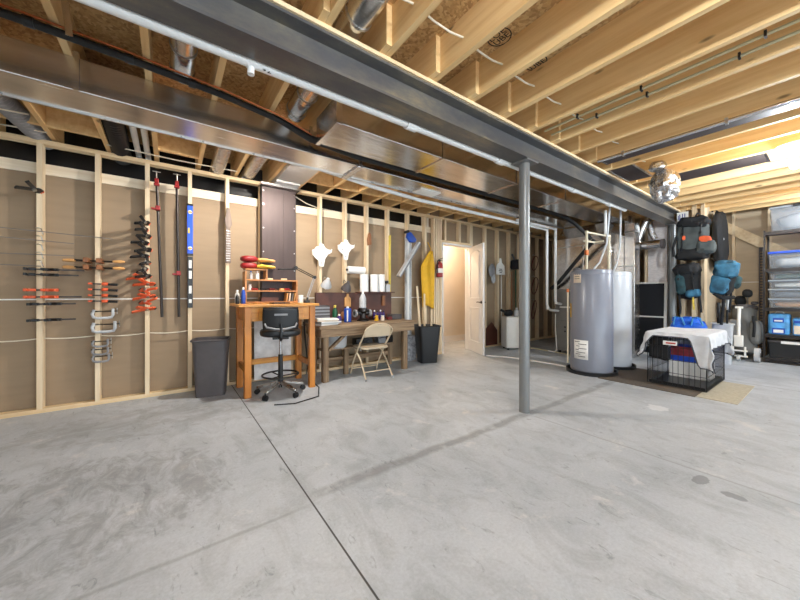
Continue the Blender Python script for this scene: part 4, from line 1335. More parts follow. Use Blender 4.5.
# --- tall rail with blue head, yellow cloth, extinguisher, black bin
t = thing('rail_guide', 'tall white metal rail with a blue head standing by the yellow sheet', 'rail', (3.29, 4.3, 0))
m = MB()
m.box(3.235, 3.355, 4.325, 4.345, .42, 2.08)
m.box(3.24, 3.258, 4.30, 4.325, .42, 2.08)
m.box(3.332, 3.35, 4.30, 4.325, .42, 2.08)
m.build('rail', 'lightgrey', t, bevel=.002)
MB().box(3.275, 3.315, 4.318, 4.326, .42, 2.08).build('rail_strip', 'white', t)
MB().prism([(-.06, .02), (.02, -.06), (.13, -.05), (.15, .0), (.05, .10), (-.03, .13)], (3.275, 4.30, 2.05), (1, 0, 0), (0, 0, 1), (0, -.05, 0)).build('blue_head', 'blue', t, bevel=.01)
MB().cyl((3.235, 4.24, 2.165), (3.235, 4.34, 2.165), .025, n=12).build('knob', 'black_plastic', t)
m = MB()
a, b = Vector((3.46, 4.245, 2.0)), Vector((3.03, 4.245, 1.41))
m.bar(a, b, .03, .085, (0, 1, 0))
m.build('swing_rail', 'lightgrey', t, bevel=.002)
m = MB()
m.bar(a + Vector((.03, -.02, -.02)), b + Vector((.03, -.02, -.02)), .012, .022, (0, 1, 0))
m.build('rail_groove', 'grey', t)
tag(MB().box(3.20, 3.38, 4.20, 4.345, 0, .418).build('speckled_block', 'speckle', bevel=.006), 'grey speckled block under the tall white rail', 'block')
def ycl(u, v):
    z = .885 + 1.0 * v
    if v > .72:
        k_ = (v - .72) / .28
        x0, x1 = 3.545 + .20 * k_, 3.86 - .05 * k_
    else:
        x0, x1 = 3.545 + .03 * (1 - v), 3.86 + .0 * v
    x = x0 + (x1 - x0) * u
    return (x, 4.285 + .018 * sin(u * 9 + v * 2) + .02 * (u - .5), z + (.03 * sin(u * 5) if v < .1 else 0))
t = thing('yellow_sheet', 'bright yellow sheet hanging above the black bin', 'cloth', (3.7, 4.3, .88))
MB().grid(ycl, 18, 24).build('cloth', 'yellow', t, solid=.008)
MB().tube([(3.80, 4.30, 1.87), (3.79, 4.335, 1.98), (3.76, 4.357, 2.05)], .008, 8).build('strap', 'yellow', t)
open_bin('black_bin', 'tall black bin under the yellow sheet', (3.44, 4.0, 0), (.14, .12), (.185, .16), .60, 'black_plastic', R(-20))
G = 'pine sticks in the black bin'
for i, (x0, y0, x1, y1, z1, lb) in enumerate(((3.42, 4.03, 3.55, 4.20, 1.12, 'pine stick in the black bin leaning behind the yellow sheet'), (3.37, 4.04, 3.42, 4.24, 1.25, 'longest pine stick in the black bin'), (3.50, 3.97, 3.53, 3.99, 0.86, 'shortest pine stick in the black bin'))):
    tag(MB().bar((x0, y0, .02), (x1, y1, z1), .03, .018).build('wood_stick', 'stud'), lb, 'stick', G)
fe = thing('fire_extinguisher', 'red fire extinguisher on the stud beside the door', 'fire extinguisher', (3.985, 4.29, 1.42))
X0, Y0 = 3.985, 4.285
MB().lathe([(.045, 1.425), (.058, 1.435), (.058, 1.64), (.05, 1.675), (.022, 1.70), (.02, 1.715)], (X0, Y0, 0), 20).build('cylinder', 'red', fe)
m = MB()
m.lathe([(.024, 1.713), (.024, 1.74)], (X0, Y0, 0), 14)
m.bar((X0 - .02, Y0, 1.745), (X0 + .065, Y0 - .01, 1.775), .022, .010)
m.bar((X0 - .02, Y0, 1.73), (X0 + .055, Y0 - .01, 1.735), .022, .008)
m.build('valve_handle', 'black_plastic', fe)
MB().lathe([(.0585, 1.50), (.0595, 1.502), (.0595, 1.58), (.0585, 1.582)], (X0, Y0, 0), 20).build('label_band', 'white', fe)
MB().tube([(X0 - .02, Y0 - .01, 1.735), (X0 - .065, Y0 - .02, 1.72), (X0 - .075, Y0 - .02, 1.62), (X0 - .07, Y0 - .02, 1.50)], .009, 8).build('hose', 'black_rubber', fe)
MB().box(X0 - .03, X0 + .03, Y0 + .055, 4.358, 1.5, 1.6).build('bracket', 'darksteel', fe)

# --- beyond the door leaf
t = thing('dust_pan', 'white dustpan shaped scoop with black writing on a stud past the door', 'dustpan', (5.83, 4.33, 1.5))
MB().prism([(-.15, 0), (.15, 0), (.13, .20), (.04, .27), (.02, .36), (-.02, .36), (-.04, .27), (-.13, .20)], (5.83, 4.357, 1.54), (1, 0, 0), (0, 0, 1), (0, -.03, 0)).build('scoop', 'white', t, bevel=.01)
for j, w in enumerate((.09, .12, .08)): MB().obox((5.82, 4.325, 1.66 - .035 * j), (w, .003, .016)).build('printing', 'ink', t)
small('white_stick', 'thin white stick standing under the white dustpan', 'stick', MB().cyl((5.86, 4.335, .04), (5.86, 4.34, 1.535), .010, n=8), 'white')
t = thing('hand_brush', 'black brush head hanging past the white dustpan', 'brush', (6.3, 4.3, 1.6))
MB().blob((6.30, 4.28, 1.78), (.34, .13, .22), .7, .3, 3, 20, fr=9).build('bristles', 'packblack', t)
MB().cyl((6.28, 4.28, 1.86), (6.22, 4.32, 2.02), .02, n=10).build('handle', 'black_plastic', t)
small('green_pole', 'dark pole below the black brush', 'pole', MB().cyl((6.34, 4.30, .04), (6.32, 4.30, 1.66), .012, n=8), 'green')
small('brown_pole', 'brown pole leaning beside the dark one', 'pole', MB().cyl((6.20, 4.30, .04), (6.22, 4.335, 1.62), .012, n=8), 'brown')
t = thing('grey_gloves', 'grey cloth gloves hanging on the stud next to the open door', 'gloves', (5.5, 4.3, 1.4))
MB().blob((5.50, 4.31, 1.62), (.20, .07, .26), .8, .25, 6, 18, fr=9).build('glove', 'grey', t)
MB().blob((5.54, 4.30, 1.45), (.12, .06, .20), .8, .25, 9, 18, fr=9).build('glove', 'lightgrey', t)
t = thing('leaning_board', 'dark brown board on the floor behind the door leaf', 'board', (5.5, 4.3, 0))
MB().prism([(-.20, 0), (.16, 0), (.16, .30), (-.02, .48), (-.20, .36)], (5.56, 4.355, .04), (1, 0, 0), (0, 0, 1), (0, -.02, 0)).build('board', 'backboard', t)
def coil(label, x, z, r, h, grp):
    t = thing('coiled_cord', label, 'cord', (x, 4.3, z), grp)
    P = []
    for i in range(90):
        a = 2 * pi * i / 18
        P.append((x + r * cos(a) * (.9 + .1 * sin(i * .7)), 4.30 - .03 * sin(i * .35), z + h * sin(a)))
    MB().tube(P, .009, 6).build('coil', 'redfabric', t)
    MB().tube([(x, 4.30, z + h), (x, 4.34, z + h + .05), (x, 4.358, z + h + .02)], .006, 6).build('hook', 'steel', t)
coil('dark red coiled cord, upper one by the white pipes', 7.10, 1.86, .13, .17, 'red cords by the white pipes')
coil('dark red coiled cord, middle one by the white pipes', 7.10, 1.32, .13, .20, 'red cords by the white pipes')
coil('dark red coiled cord, lowest one by the white pipes', 7.06, .75, .08, .22, 'red cords by the white pipes')
coil('small dark red coil beside the dark pole', 6.58, 1.28, .10, .14, 'red cords by the white pipes')
dh = thing('dehumidifier', 'white upright dehumidifier half hidden by the column', 'appliance', (5.62, 3.95, 0))
dh.location = (0, 0, 0)
MB().box(-.20, .20, -.15, .15, .03, .66).build('body', 'white', dh, bevel=.025)
MB().box(-.17, .17, -.157, -.149, .10, .60).build('front_panel', 'white', dh, bevel=.004)
MB().box(.06, .075, -.163, -.156, .16, .32).build('slot', 'black_plastic', dh)
for x in (-.15, .15):
    for y in (-.11, .11): MB().cyl((x, y, 0), (x, y, .035), .02, n=10).build('foot', 'black_plastic', dh)
dh.location = (5.70, 3.93, 0)
dh.rotation_euler.z = R(-32)
t = thing('black_tool', 'black power tool lying on the dehumidifier', 'tool', (5.6, 3.97, .66))
MB().blob((5.60, 3.98, .73), (.20, .13, .13), .7, .25, 3, 18).build('body', 'packblack', t)
MB().cyl((5.52, 3.99, .75), (5.42, 4.02, .80), .025, n=10).build('handle', 'black_plastic', t)
bottle('pale grey jug on the dehumidifier', 5.80, 3.92, .66, .055, .18, 'lightgrey', 'white', 'jug', .4, None, 'jug')

# ================================================================== UTILITY CORNER
fu = thing('furnace', 'grey furnace cabinet behind the water heaters', 'furnace', (6.4, 2.75, .05))
MB().box(6.0, 6.75, 2.26, 3.22, .05, 1.2).build('cabinet', 'furnace', fu, bevel=.01)
MB().box(5.99, 6.0, 2.85, 3.19, .62, 1.17).build('upper_door', 'furnace', fu, bevel=.006)
MB().box(5.99, 6.0, 2.85, 3.19, .10, .60).build('lower_door', 'furnace', fu, bevel=.006)
for z in (.42, .50): MB().cyl((5.984, 3.02, z), (5.992, 3.02, z), .016, n=12).build('knob', 'black_plastic', fu)
MB().box(5.983, 5.992, 2.92, 3.12, .86, .885).build('label', 'white', fu)
for x in (6.06, 6.69):
    for y in (2.32, 3.16): MB().cyl((x, y, 0), (x, y, .055), .03, n=10).build('foot', 'black_plastic', fu)
pl = thing('plenum', 'sheet metal plenum box on top of the furnace', 'duct', (6.4, 2.75, 1.2))
MB().box(6.0, 6.75, 2.26, 3.2, 1.203, 2.15).build('box', 'galv2', pl, bevel=.005)
MB().taper((6.375, 2.73), (.375, .47), (.30, .36), 2.15, 2.35).build('transition', 'galv', pl)
m = MB()
m.box(5.993, 6.0, 2.26, 3.2, 1.98, 2.0)
m.box(5.993, 6.0, 2.70, 2.72, 1.21, 2.0)
m.build('seam', 'steel', pl)
rs = thing('return_riser', 'tall silver sheet metal riser behind the water heaters', 'duct', (6.8, 2.05, 0))
MB().box(6.56, 6.80, 2.105, 2.255, .0, 2.5).build('riser', 'galv', rs, bevel=.004)
m = MB()
for z in (.9, 1.6, 2.2): m.box(6.55, 6.56, 2.10, 2.256, z, z + .025)
m.build_each('seam', 'steel', rs)
hd = thing('short_round_duct', 'short open ended round silver duct beside the white insulation sheet', 'duct', (7.0, 2.0, 2.0))
MB().tube([(6.92, 2.16, 1.99), (6.92, 1.80, 1.99)], .078, 20).build('pipe', 'chrome', hd)
MB().tube([(6.92, 1.83, 1.99), (6.92, 1.785, 1.99)], .084, 20).build('end_ring', 'dark_grey', hd)
m = MB()
m.tube([(6.92, 2.12, 2.0), (6.91, 2.17, 2.10), (6.90, 2.12, 2.24), (6.90, 2.05, 2.42)], .06, 16)
m.build('elbow', 'galv', hd)
flex('flexible_duct', 'small crumpled silver hose above the short round duct', [(7.05, 1.95, 2.10), (7.04, 2.0, 2.22), (7.05, 2.05, 2.48)], .05, 'foil')

def heater(label, x, y, r, h, mt, sm=True):
    t = thing('water_heater', label, 'water heater', (x, y, .03))
    MB().lathe([(r - .01, .032), (r, .045), (r, h - .03), (r - .012, h - .008), (r - .05, h), (.02, h + .012)], (x, y, 0), 48).build('tank', mt, t)
    MB().lathe([(r + .002, h - .075), (r + .003, h - .07), (r + .003, h - .062), (r + .002, h - .057)], (x, y, 0), 48).build('seam', mt, t)
    p = tag(MB().lathe([(r + .05, 0), (r + .055, .05), (r + .045, .05), (r + .035, .012), (.05, .010)], (x, y, 0), 48).build('drain_pan', 'black_plastic'), 'round black pan under the ' + ('nearer' if sm else 'farther') + ' water heater', 'pan')
    return t
HX, HY, HR = 4.88, 2.09, .265
h1 = heater('nearer of the two tall grey water heaters with paper labels', HX, HY, HR, 1.455, 'heater')
h2 = heater('farther pale grey water heater beside the black screened panel', 5.54, 2.085, .26, 1.45, 'heater2', False)
def curved(r, a0, a1, z0, z1, c, name, mt, parent, th=.002):
    def f(u, v):
        a = a0 + (a1 - a0) * u
        return (c[0] + (r + th) * cos(a), c[1] + (r + th) * sin(a), z0 + (z1 - z0) * v)
    return MB().grid(f, 10, 1).build(name, mt, parent, solid=.001)
va = math.atan2(-HY, -HX)                      # towards the open floor
def lab(off, w, z0, z1, mt, name='label'):
    # off: metres along the tank surface, positive towards the stud wall
    a = va - off / HR
    return curved(HR, a + w / 2 / HR, a - w / 2 / HR, z0, z1, (HX, HY), name, mt, h1)
L1 = lab(.135, .20, .21, .475, 'paper')
for z, w, o in ((.445, .08, .18), (.415, .11, .11), (.385, .05, .17), (.355, .11, .11), (.335, .05, .18), (.30, .12, .13), (.275, .07, .17), (.245, .10, .12)):
    a = va - o / HR
    curved(HR, a + w / 2 / HR, a - w / 2 / HR, z, z + .008, (HX, HY), 'printing', 'ink', h1, .004)
lab(.185, .12, 1.27, 1.395, 'label_cream')
for z in (1.325, 1.355): curved(HR, va - .185 / HR + .04 / HR, va - .185 / HR - .04 / HR, z, z + .006, (HX, HY), 'printing', 'ink', h1, .004)
lab(.33, .05, .78, .98, 'yellow', 'yellow_label')
m = MB()
a = va - .385 / HR
px_, py_ = HX + (HR + .03) * cos(a), HY + (HR + .03) * sin(a)
m.tube([(HX + (HR - .02) * cos(a), HY + (HR - .02) * sin(a), 1.16), (px_, py_, 1.16), (px_, py_, .11)], .012, 8)
m.build('relief_pipe', 'cream_pvc', h1)
MB().cyl((px_, py_, 1.14), (px_, py_, 1.19), .02, n=10).build('relief_valve', 'copper', h1)
MB().lathe([(.045, 1.456), (.045, 1.48), (.02, 1.49)], (4.72, 2.22, 0), 14).build('cap', 'dark_grey', h1)
# white pipe frame over the heaters
wf = thing('water_pipe', 'cream water pipe frame standing on the nearer water heater', 'pipe', (4.9, 2.1, 1.46))
MB().tube([(4.76, 2.10, 1.47), (4.76, 2.10, 1.985), (5.49, 2.095, 2.005), (5.49, 2.10, 1.47)], .017, 10).build('pipe', 'cream_pvc', wf)
MB().tube([(4.95, 2.22, 1.90), (5.30, 2.22, 1.91), (5.30, 2.095, 1.915)], .014, 10).build('branch', 'cream_pvc', wf)
MB().cyl((4.76, 2.10, 1.66), (4.76, 2.10, 1.73), .028, n=12).build('valve', 'copper', wf)
for p in ((4.76, 2.10, 1.985), (5.49, 2.095, 2.005)): MB().blob(p, (.05, .05, .05), 1, n=12).build('elbow', 'cream_pvc', wf)
strip('water_pipe', 'white vertical pipe from the beam down to the cream pipe frame', 'pipe', [(5.27, 2.06, 2.005), (5.27, 2.06, 2.36)], .020, 'pvc')
strip('flexible_line', 'grey flexible conduit curving down to the nearer water heater', 'pipe', [(5.24, 1.98, 2.50), (5.2, 1.99, 2.2), (5.16, 2.0, 1.85), (5.06, 2.05, 1.58), (4.98, 2.10, 1.475)], .014, 'lightgrey')
strip('flexible_line', 'grey flexible conduit curving down to the farther water heater', 'pipe', [(5.72, 2.02, 2.5), (5.74, 2.03, 2.2), (5.77, 2.05, 1.85), (5.74, 2.08, 1.6), (5.66, 2.10, 1.47)], .014, 'lightgrey')
strip('thin_tube', 'pale greenish tube on the floor running to the furnace', 'tube', [(6.05, 3.9, .012), (6.02, 3.65, .012), (5.98, 3.35, .012), (5.93, 3.0, .012), (5.75, 2.6, .012), (5.45, 2.42, .012)], .012, 'pex')
strip('thin_tube', 'thin white strip on the floor between the door and the nearer water heater', 'tube', [(4.62, 3.74, .011), (4.80, 3.40, .011), (4.88, 3.0, .011), (4.90, 2.6, .011), (4.89, 2.43, .011)], .011, 'white')  # pale line across the floor, drawn as a thin tube
strip('thin_tube', 'thin white tube dropping down beside the furnace to the floor', 'tube', [(5.965, 3.19, .74), (5.96, 3.19, .5), (5.94, 3.15, .06), (5.93, 3.2, .012), (5.9, 3.3, .03)], .009, 'white')

# screens
sc = thing('screen_panel', 'white framed panel with two black screens leaning by the insulation sheet', 'panel', (7.15, 2.2, 0))
sc.location = (0, 0, 0)
W = .62
for y0, y1, z0, z1 in ((0, .045, 0, 1.34), (W - .03, W, 0, 1.34), (.045, W - .03, 1.31, 1.34), (.045, W - .03, 0, .04), (.045, W - .03, .69, .715)):
    MB().box(-.012, .012, y0, y1, z0, z1).build('frame', 'white', sc, bevel=.003)
for z0, z1 in ((.04, .69), (.715, 1.31)): MB().box(-.004, .004, .045, W - .03, z0, z1).build('screen', 'screen', sc)
sc.location = (7.15, 1.815, 0)
sc.rotation_euler = (0, R(3), 0)

# ================================================================== STORAGE CORNER
def pack(name, label, c, size, body, extras, grp=None, tilt=0):
    t = thing(name, label, 'backpack', (c[0], c[1], c[2] - size[2] / 2), grp)
    MB().blob(c, size, .62, .17, len(label), 36, fr=9).build('body', body, t)
    for y_ in (-.26, .26):
        w_, d_, h_ = size[1] / 2, size[0] / 2, size[2] / 2
        MB().tube([(c[0] - d_ * 1.04, c[1] + y_ * size[1] * 1.1, c[2] + h_ * .72 * f_ / 4) for f_ in range(-4, 5)], .009, 6).build('compression_strap', 'black_plastic', t)
        MB().obox((c[0] - d_ * 1.10, c[1] + y_ * size[1] * 1.1, c[2] + h_ * .2), (.012, .03, .04)).build('buckle', 'black_plastic', t)
    for nm, cc, sz, mt, sd in extras:
        if isinstance(sz, tuple): MB().blob((c[0] + cc[0], c[1] + cc[1], c[2] + cc[2]), sz, .65, .24, sd, 26, fr=13).build(nm, mt, t)
        else: MB().tube([(c[0] + p[0], c[1] + p[1], c[2] + p[2]) for p in cc], sz, 8).build(nm, mt, t)
    t.rotation_euler.x = R(tilt)
    return t
pack('backpack', 'grey backpack with orange details hanging highest on the short wall', (6.94, 1.43, 2.03), (.26, .38, .62), 'packgrey', [
    ('lid', (-.02, .0, .25), (.30, .40, .18), 'packblack', 1), ('side_pocket', (-.06, -.17, -.16), (.22, .22, .22), 'packgrey', 2), ('bottom', (-.01, .0, -.26), (.29, .40, .20), 'packblack', 4),
    ('orange_tab', (-.135, .09, .0), (.02, .05, .08), 'orange', 5), ('orange_tab', (-.155, -.17, -.04), (.02, .14, .10), 'orange', 6),
    ('hip_strap', [(-.10, .19, .05), (-.12, .22, -.15), (-.10, .21, -.30)], .018, 'packblack', 0), ('top_strap', [(0, .0, .33), (.12, .0, .42), (.315, 0, .44)],   .012, 'packblack', 0)], tilt=3)
pack('backpack', 'black backpack with teal straps hanging under the grey one', (6.93, 1.455, 1.31), (.30, .30, .56), 'packblack', [
    ('teal_pocket', (-.10, .07, -.04), (.16, .14, .34), 'packteal', 1), ('teal_pocket', (-.10, -.07, -.18), (.16, .18, .13), 'packblue', 2), ('lid', (-.02, .0, .20), (.32, .33, .22), 'packblack', 3),
    ('top_strap', [(0, -.03, .26), (.15, -.03, .32), (.33, -.03, .34)], .012, 'packblack', 0), ('strap', [(-.12, .10, -.2), (-.13, .10, -.42), (-.10, .12, -.52)], .016, 'packblack', 0), ('strap', [(-.1, -.06, -.2), (-.11, -.06, -.45)], .014, 'yellowpaint', 0), ('strap', [(-.12, -.14, -.2), (-.13, -.15, -.5)], .016, 'packblack', 0)], tilt=-4)
pack('backpack', 'bright teal blue backpack hanging at the corner of the short wall', (7.03, 1.10, 1.36), (.32, .26, .50), 'packblack', [
    ('upper_pocket', (-.08, -.01, .14), (.28, .28, .26), 'packblue', 1), ('front_pocket', (-.12, .02, -.10), (.20, .22, .28), 'packblue', 2), ('side_pocket', (.05, -.13, -.04), (.2, .10, .2), 'packteal', 4),
    ('top_strap', [(0, .05, .22), (.12, .17, .30), (.235, .235, .32)], .012, 'packblack', 0), ('strap', [(-.10, -.04, -.22), (-.06, -.06, -.5), (-.05, -.07, -.72)], .02, 'packblack', 0), ('strap', [(.02, -.10, -.22), (.03, -.12, -.52)], .014, 'packblack', 0), ('hip_belt', [(-.15, .06, -.24), (-.12, -.02, -.30), (.1, -.12, -.28)], .03, 'packblack', 0)], tilt=8)
t = thing('travel_bag', 'long black travel bag hanging on the side of the short wall', 'bag', (7.75, 1.25, 1.6))
MB().blob((7.80, 1.235, 2.06), (.72, .14, .98), .6, .12, 3, 34, m=rotm(0, R(-14), 0), fr=6).build('body', 'packblack', t)
MB().tube([(7.7, 1.24, 2.53), (7.75, 1.30, 2.60), (7.8, 1.338, 2.58)], .012, 8).build('loop', 'packblack', t)
MB().cyl((7.62, 1.18, 2.05), (7.62, 1.16, 2.05), .02, n=10).build('badge', 'lightgrey', t)
bb = thing('blue_bag', 'crinkled bright blue woven bag behind the wire crate', 'bag', (6.85, 1.42, 0))
MB().blob((6.86, 1.45, .34), (.34, .44, .68), .45, .13, 5, 34, fr=8).build('body', 'tarpblue', bb)
MB().blob((6.84, 1.48, .67), (.26, .34, .14), .6, .35, 8, 24, fr=12).build('open_top', 'tarpblue', bb)
for y in (1.32, 1.54): MB().tube([(6.70, y - .07, .62), (6.66, y - .04, .74), (6.66, y + .04, .75), (6.70, y + .07, .62)], .012, 8).build('handle', 'lightblue', bb)
gb = open_bin('grey_bin', 'pale grey bin holding dark rackets beside the blue bag', (7.28, 1.13, 0), (.11, .10), (.135, .125), .64, 'lightgrey', R(10))
for i, (x, y, dx, dy, h) in enumerate(((7.22, 1.14, -.01, .02, .98), (7.31, 1.09, .02, -.01, 1.02), (7.26, 1.17, .02, .01, .90))):
    t = thing('racket', ('nearest', 'middle', 'backmost')[i] + ' dark racket handle sticking out of the pale grey bin', 'racket', (x, y, .02), 'rackets in the pale grey bin')
    MB().cyl((x, y, .025), (x + dx, y + dy, h - .15), .014, n=8).build('shaft', 'packblack', t)
    MB().cyl((x + dx, y + dy, h - .16), (x + dx * 1.2, y + dy * 1.2, h), .018, n=10).build('grip', ('black_plastic', 'lightgrey', 'dark_grey')[i], t)

# golf bag on a push cart
g = thing('golf_bag', 'grey golf bag with black club covers on the white push cart', 'golf bag', (8.02, .97, .1))
P0, P1 = Vector((7.98, .965, .10)), Vector((8.22, 1.0, .86))
MB().tube([P0, P0.lerp(P1, .25), P0.lerp(P1, .7), P1], [.14, .155, .15, .155], 20).build('body', 'golfgrey', g)
MB().tube([P1 - (P1 - P0) * .03, P1 + (P1 - P0) * .04], .165, 20).build('top_ring', 'dark_grey', g)
MB().blob((7.97, .83, .47), (.20, .16, .40), .6, .08, 3, 18).build('side_pocket', 'golfgrey', g)
MB().blob((7.97, 1.10, .47), (.20, .16, .42), .6, .08, 4, 18).build('side_pocket', 'golfgrey', g)
MB().tube([(7.9, .86, .75), (7.85, .84, .6), (7.86, .85, .4)], .018, 8).build('shoulder_strap', 'packblack', g)
G = 'club covers in the golf bag'
for i, (c_, s_, mt, lb) in enumerate((((8.23, 1.05, 1.0), (.14, .15, .18), 'packblack', 'large black club cover in the golf bag'), ((8.10, .95, 1.13), (.12, .12, .14), 'packblack', 'black club cover with pale crest on top of the golf bag'),
                                      ((8.18, 1.22, 1.05), (.11, .09, .10), 'grey', 'grey club head leaning out of the golf bag towards the packs'), ((8.10, 1.24, .92), (.09, .09, .09), 'lightgrey', 'silver club head lowest at the packs side of the golf bag'), ((8.16, .87, .96), (.15, .09, .06), 'dark_grey', 'dark club head pointing towards the rack'))):
    t = thing('golf_club', lb, 'golf club', c_, G)
    MB().blob(c_, s_, .8, .1, i, 18).build('head_cover', mt, t)
    MB().cyl(c_, ((8.25, 8.20, 8.25, 8.20, 8.23)[i], (1.0, .955, 1.05, 1.09, .91)[i], .92), .008, n=8).build('shaft', 'steel', t)
    if i == 1: MB().cyl((8.09, .93, 1.14), (8.082, .93, 1.14), .03, n=14).build('crest', 'lightgrey', t)
ct = thing('golf_cart', 'white folding push cart carrying the grey golf bag', 'golf cart', (7.85, .95, 0))
m = MB()
m.tube([(7.80, 1.0, .88), (7.76, 1.0, .70), (7.74, 1.0, .42)], .022, 10)
m.tube([(7.80, .955, .89), (7.80, 1.045, .89)], .018, 8)
m.build('handle_post', 'white', ct)
m = MB()
m.box(7.70, 7.77, .945, 1.055, .24, .43)
m.build('battery_box', 'white', ct, bevel=.012)
m = MB()
for y in (.93, 1.07): m.tube([(7.77, y, .24), (7.77, y, .08)], .014, 8)
for z in (.08, .17): m.tube([(7.77, .90, z), (7.77, 1.10, z)], .014, 8)
m.build('frame', 'white', ct)
def wheel(x, y, r, w):
    MB().tube([(x, y + w * sin(a) * .0 + 0, r) for a in (0, 1)] if False else [(x - .0, y - w / 2, r), (x, y + w / 2, r)], r, 24).build('wheel', 'lightgrey', ct)
    MB().tube([(x, y - w / 2 - .006, r), (x, y + w / 2 + .006, r)], r * .35, 16).build('hub', 'dark_grey', ct)
wheel(7.84, .80, .115, .06)
wheel(7.84, 1.18, .11, .05)
wheel(7.74, 1.0, .05, .04)

ct.location.x -= .05
# rack
rk = thing('storage_rack', 'dark grey metal shelving rack filled with plastic tubs', 'rack', (8.1, .1, 0))
YR, YL_, XF, XB = .74, -.50, 7.88, 8.36
for x in (XF, XB):
    for y in (YR, YL_):
        m = MB()
        m.box(x - .018, x + .018, y - .003, y + .003, 0, 2.15)
        m.box(x - .003, x + .003, y - .018 if y > 0 else y, y if y > 0 else y + .018, 0, 2.15)
        m.build('post', 'darksteel', rk)
SH = (.09, .46, .885, 1.52, 2.12)
for z in SH:
    MB().box(XF + .006, XB - .006, YL_ + .006, YR - .006, z - .012, z).build('shelf', 'lightgrey' if z < .6 else 'dark_grey', rk)
    MB().box(XF - .006, XF + .006, YL_, YR - .004, z - .045, z + .004).build('front_rail', 'darksteel', rk)
    MB().box(XF, XB, YR - .012, YR - .004, z - .045, z + .002).build('side_rail', 'darksteel', rk)
MB().box(XF - .006, XF + .006, YL_, YR - .004, .005, .035).build('bottom_rail', 'darksteel', rk)
def tub(label, x0, x1, y0, y1, z0, z1, mt, lid=None, lidh=.03, handles=False, grp=None, fill=None):
    t = thing('storage_tub', label, 'tub', ((x0 + x1) / 2, (y0 + y1) / 2, z0), grp)
    c_ = ((x0 + x1) / 2, (y0 + y1) / 2)
    hx, hy = (x1 - x0) / 2, (y1 - y0) / 2
    MB().taper(c_, (hx * .92, hy * .94), (hx * .99, hy * .99), z0 + .001, z1 - (lidh if lid else 0)).build('body', mt, t, bevel=.012)
    if lid: MB().box(x0 - .004, x1 + .004, y0 - .004, y1 + .004, z1 - lidh, z1).build('lid', lid, t, bevel=.008)
    if handles: MB().box(x0 - .02, x0 + .01, c_[1] - .09, c_[1] + .09, z1 - .035, z1 + .005).build('handle', 'black_plastic', t, bevel=.006)
    if fill:
        MB().blob((c_[0] - .02, c_[1], z0 + (z1 - z0) * .38), (hx * 1.5, hy * 1.6, (z1 - z0) * .55), .5, .2, len(label), 22, fr=8).build('contents', fill, t)
    return t
G = 'plastic tubs on the rack'
tub('large cloudy grey tub on the very top of the rack', 7.90, 8.34, .02, .68, 2.121, 2.52, 'clear', 'clearlid', .03, True, G, 'grey')
tub('clear tub with a blue lid on the second rack shelf', 7.90, 8.33, .05, .70, 1.521, 1.80, 'clear', 'bluelevel', .035, False, G, 'lightgrey')
for i, (z0, z1, f_) in enumerate(((.886, 1.045, 'tan'), (1.048, 1.20, 'grey'), (1.203, 1.345, 'white'), (1.348, 1.49, 'green'))):
    tub(('lowest', 'second lowest', 'second highest', 'highest')[i] + ' of the four stacked clear trays on the rack', 7.90, 8.33, .05, .695, z0, z1, 'clear', 'clearlid', .028, False, G, f_)
t = thing('wipes_pack', 'light blue printed pack on the lower middle rack shelf', 'pack', (8.0, .59, .461))
MB().box(7.91, 8.20, .47, .70, .462, .80).build('body', 'lightblue', t, bevel=.035, segs=3)
MB().box(7.902, 7.912, .52, .655, .48, .57).build('label_panel', 'blue', t)
MB().box(7.902, 7.912, .53, .645, .66, .73).build('label_panel', 'blue', t)
MB().box(7.900, 7.906, .535, .64, .495, .545).build('print', 'white', t)
MB().box(7.900, 7.906, .545, .63, .675, .70).build('print', 'white', t)
MB().tube([(8.0, .58 - .05, .80), (7.99, .58 - .03, .83), (7.99, .58 + .03, .83), (8.0, .58 + .05, .80)], .008, 8).build('handle', 'white', t)
t = thing('wipes_pack', 'blue and cream pack second from the light blue one on the rack', 'pack', (8.0, .33, .461))
MB().box(7.91, 8.18, .20, .445, .462, .74).build('body', 'lightblue', t, bevel=.03, segs=3)
MB().box(7.902, 7.912, .23, .43, .49, .62).build('label_panel', 'label_cream', t)
MB().box(7.902, 7.912, .23, .43, .66, .70).build('label_panel', 'blue', t)
t = tub('black lidded tub with a white label at the bottom of the rack', 7.90, 8.30, .22, .70, .091, .37, 'black_plastic', 'dark_grey', .03, False, G)
MB().box(7.886, 7.897, .37, .56, .325, .365).build('label', 'white', t)
tub('second black tub at the bottom of the rack, half out of frame', 7.92, 8.30, -.3, .17, .091, .33, 'black_plastic', 'black_plastic', .03, False, G)
t = thing('steel_upright', 'perforated grey metal upright on the end wall behind the rack', 'upright', (8.5, .93, 0))
MB().box(8.535, 8.56, .80, .86, 0, 1.95).build('strip', 'dark_grey', t)
m = MB()
for q in range(36): m.box(8.525, 8.537, .815, .845, .1 + q * .05, .122 + q * .05)
m.build('slot', 'kraft', t)

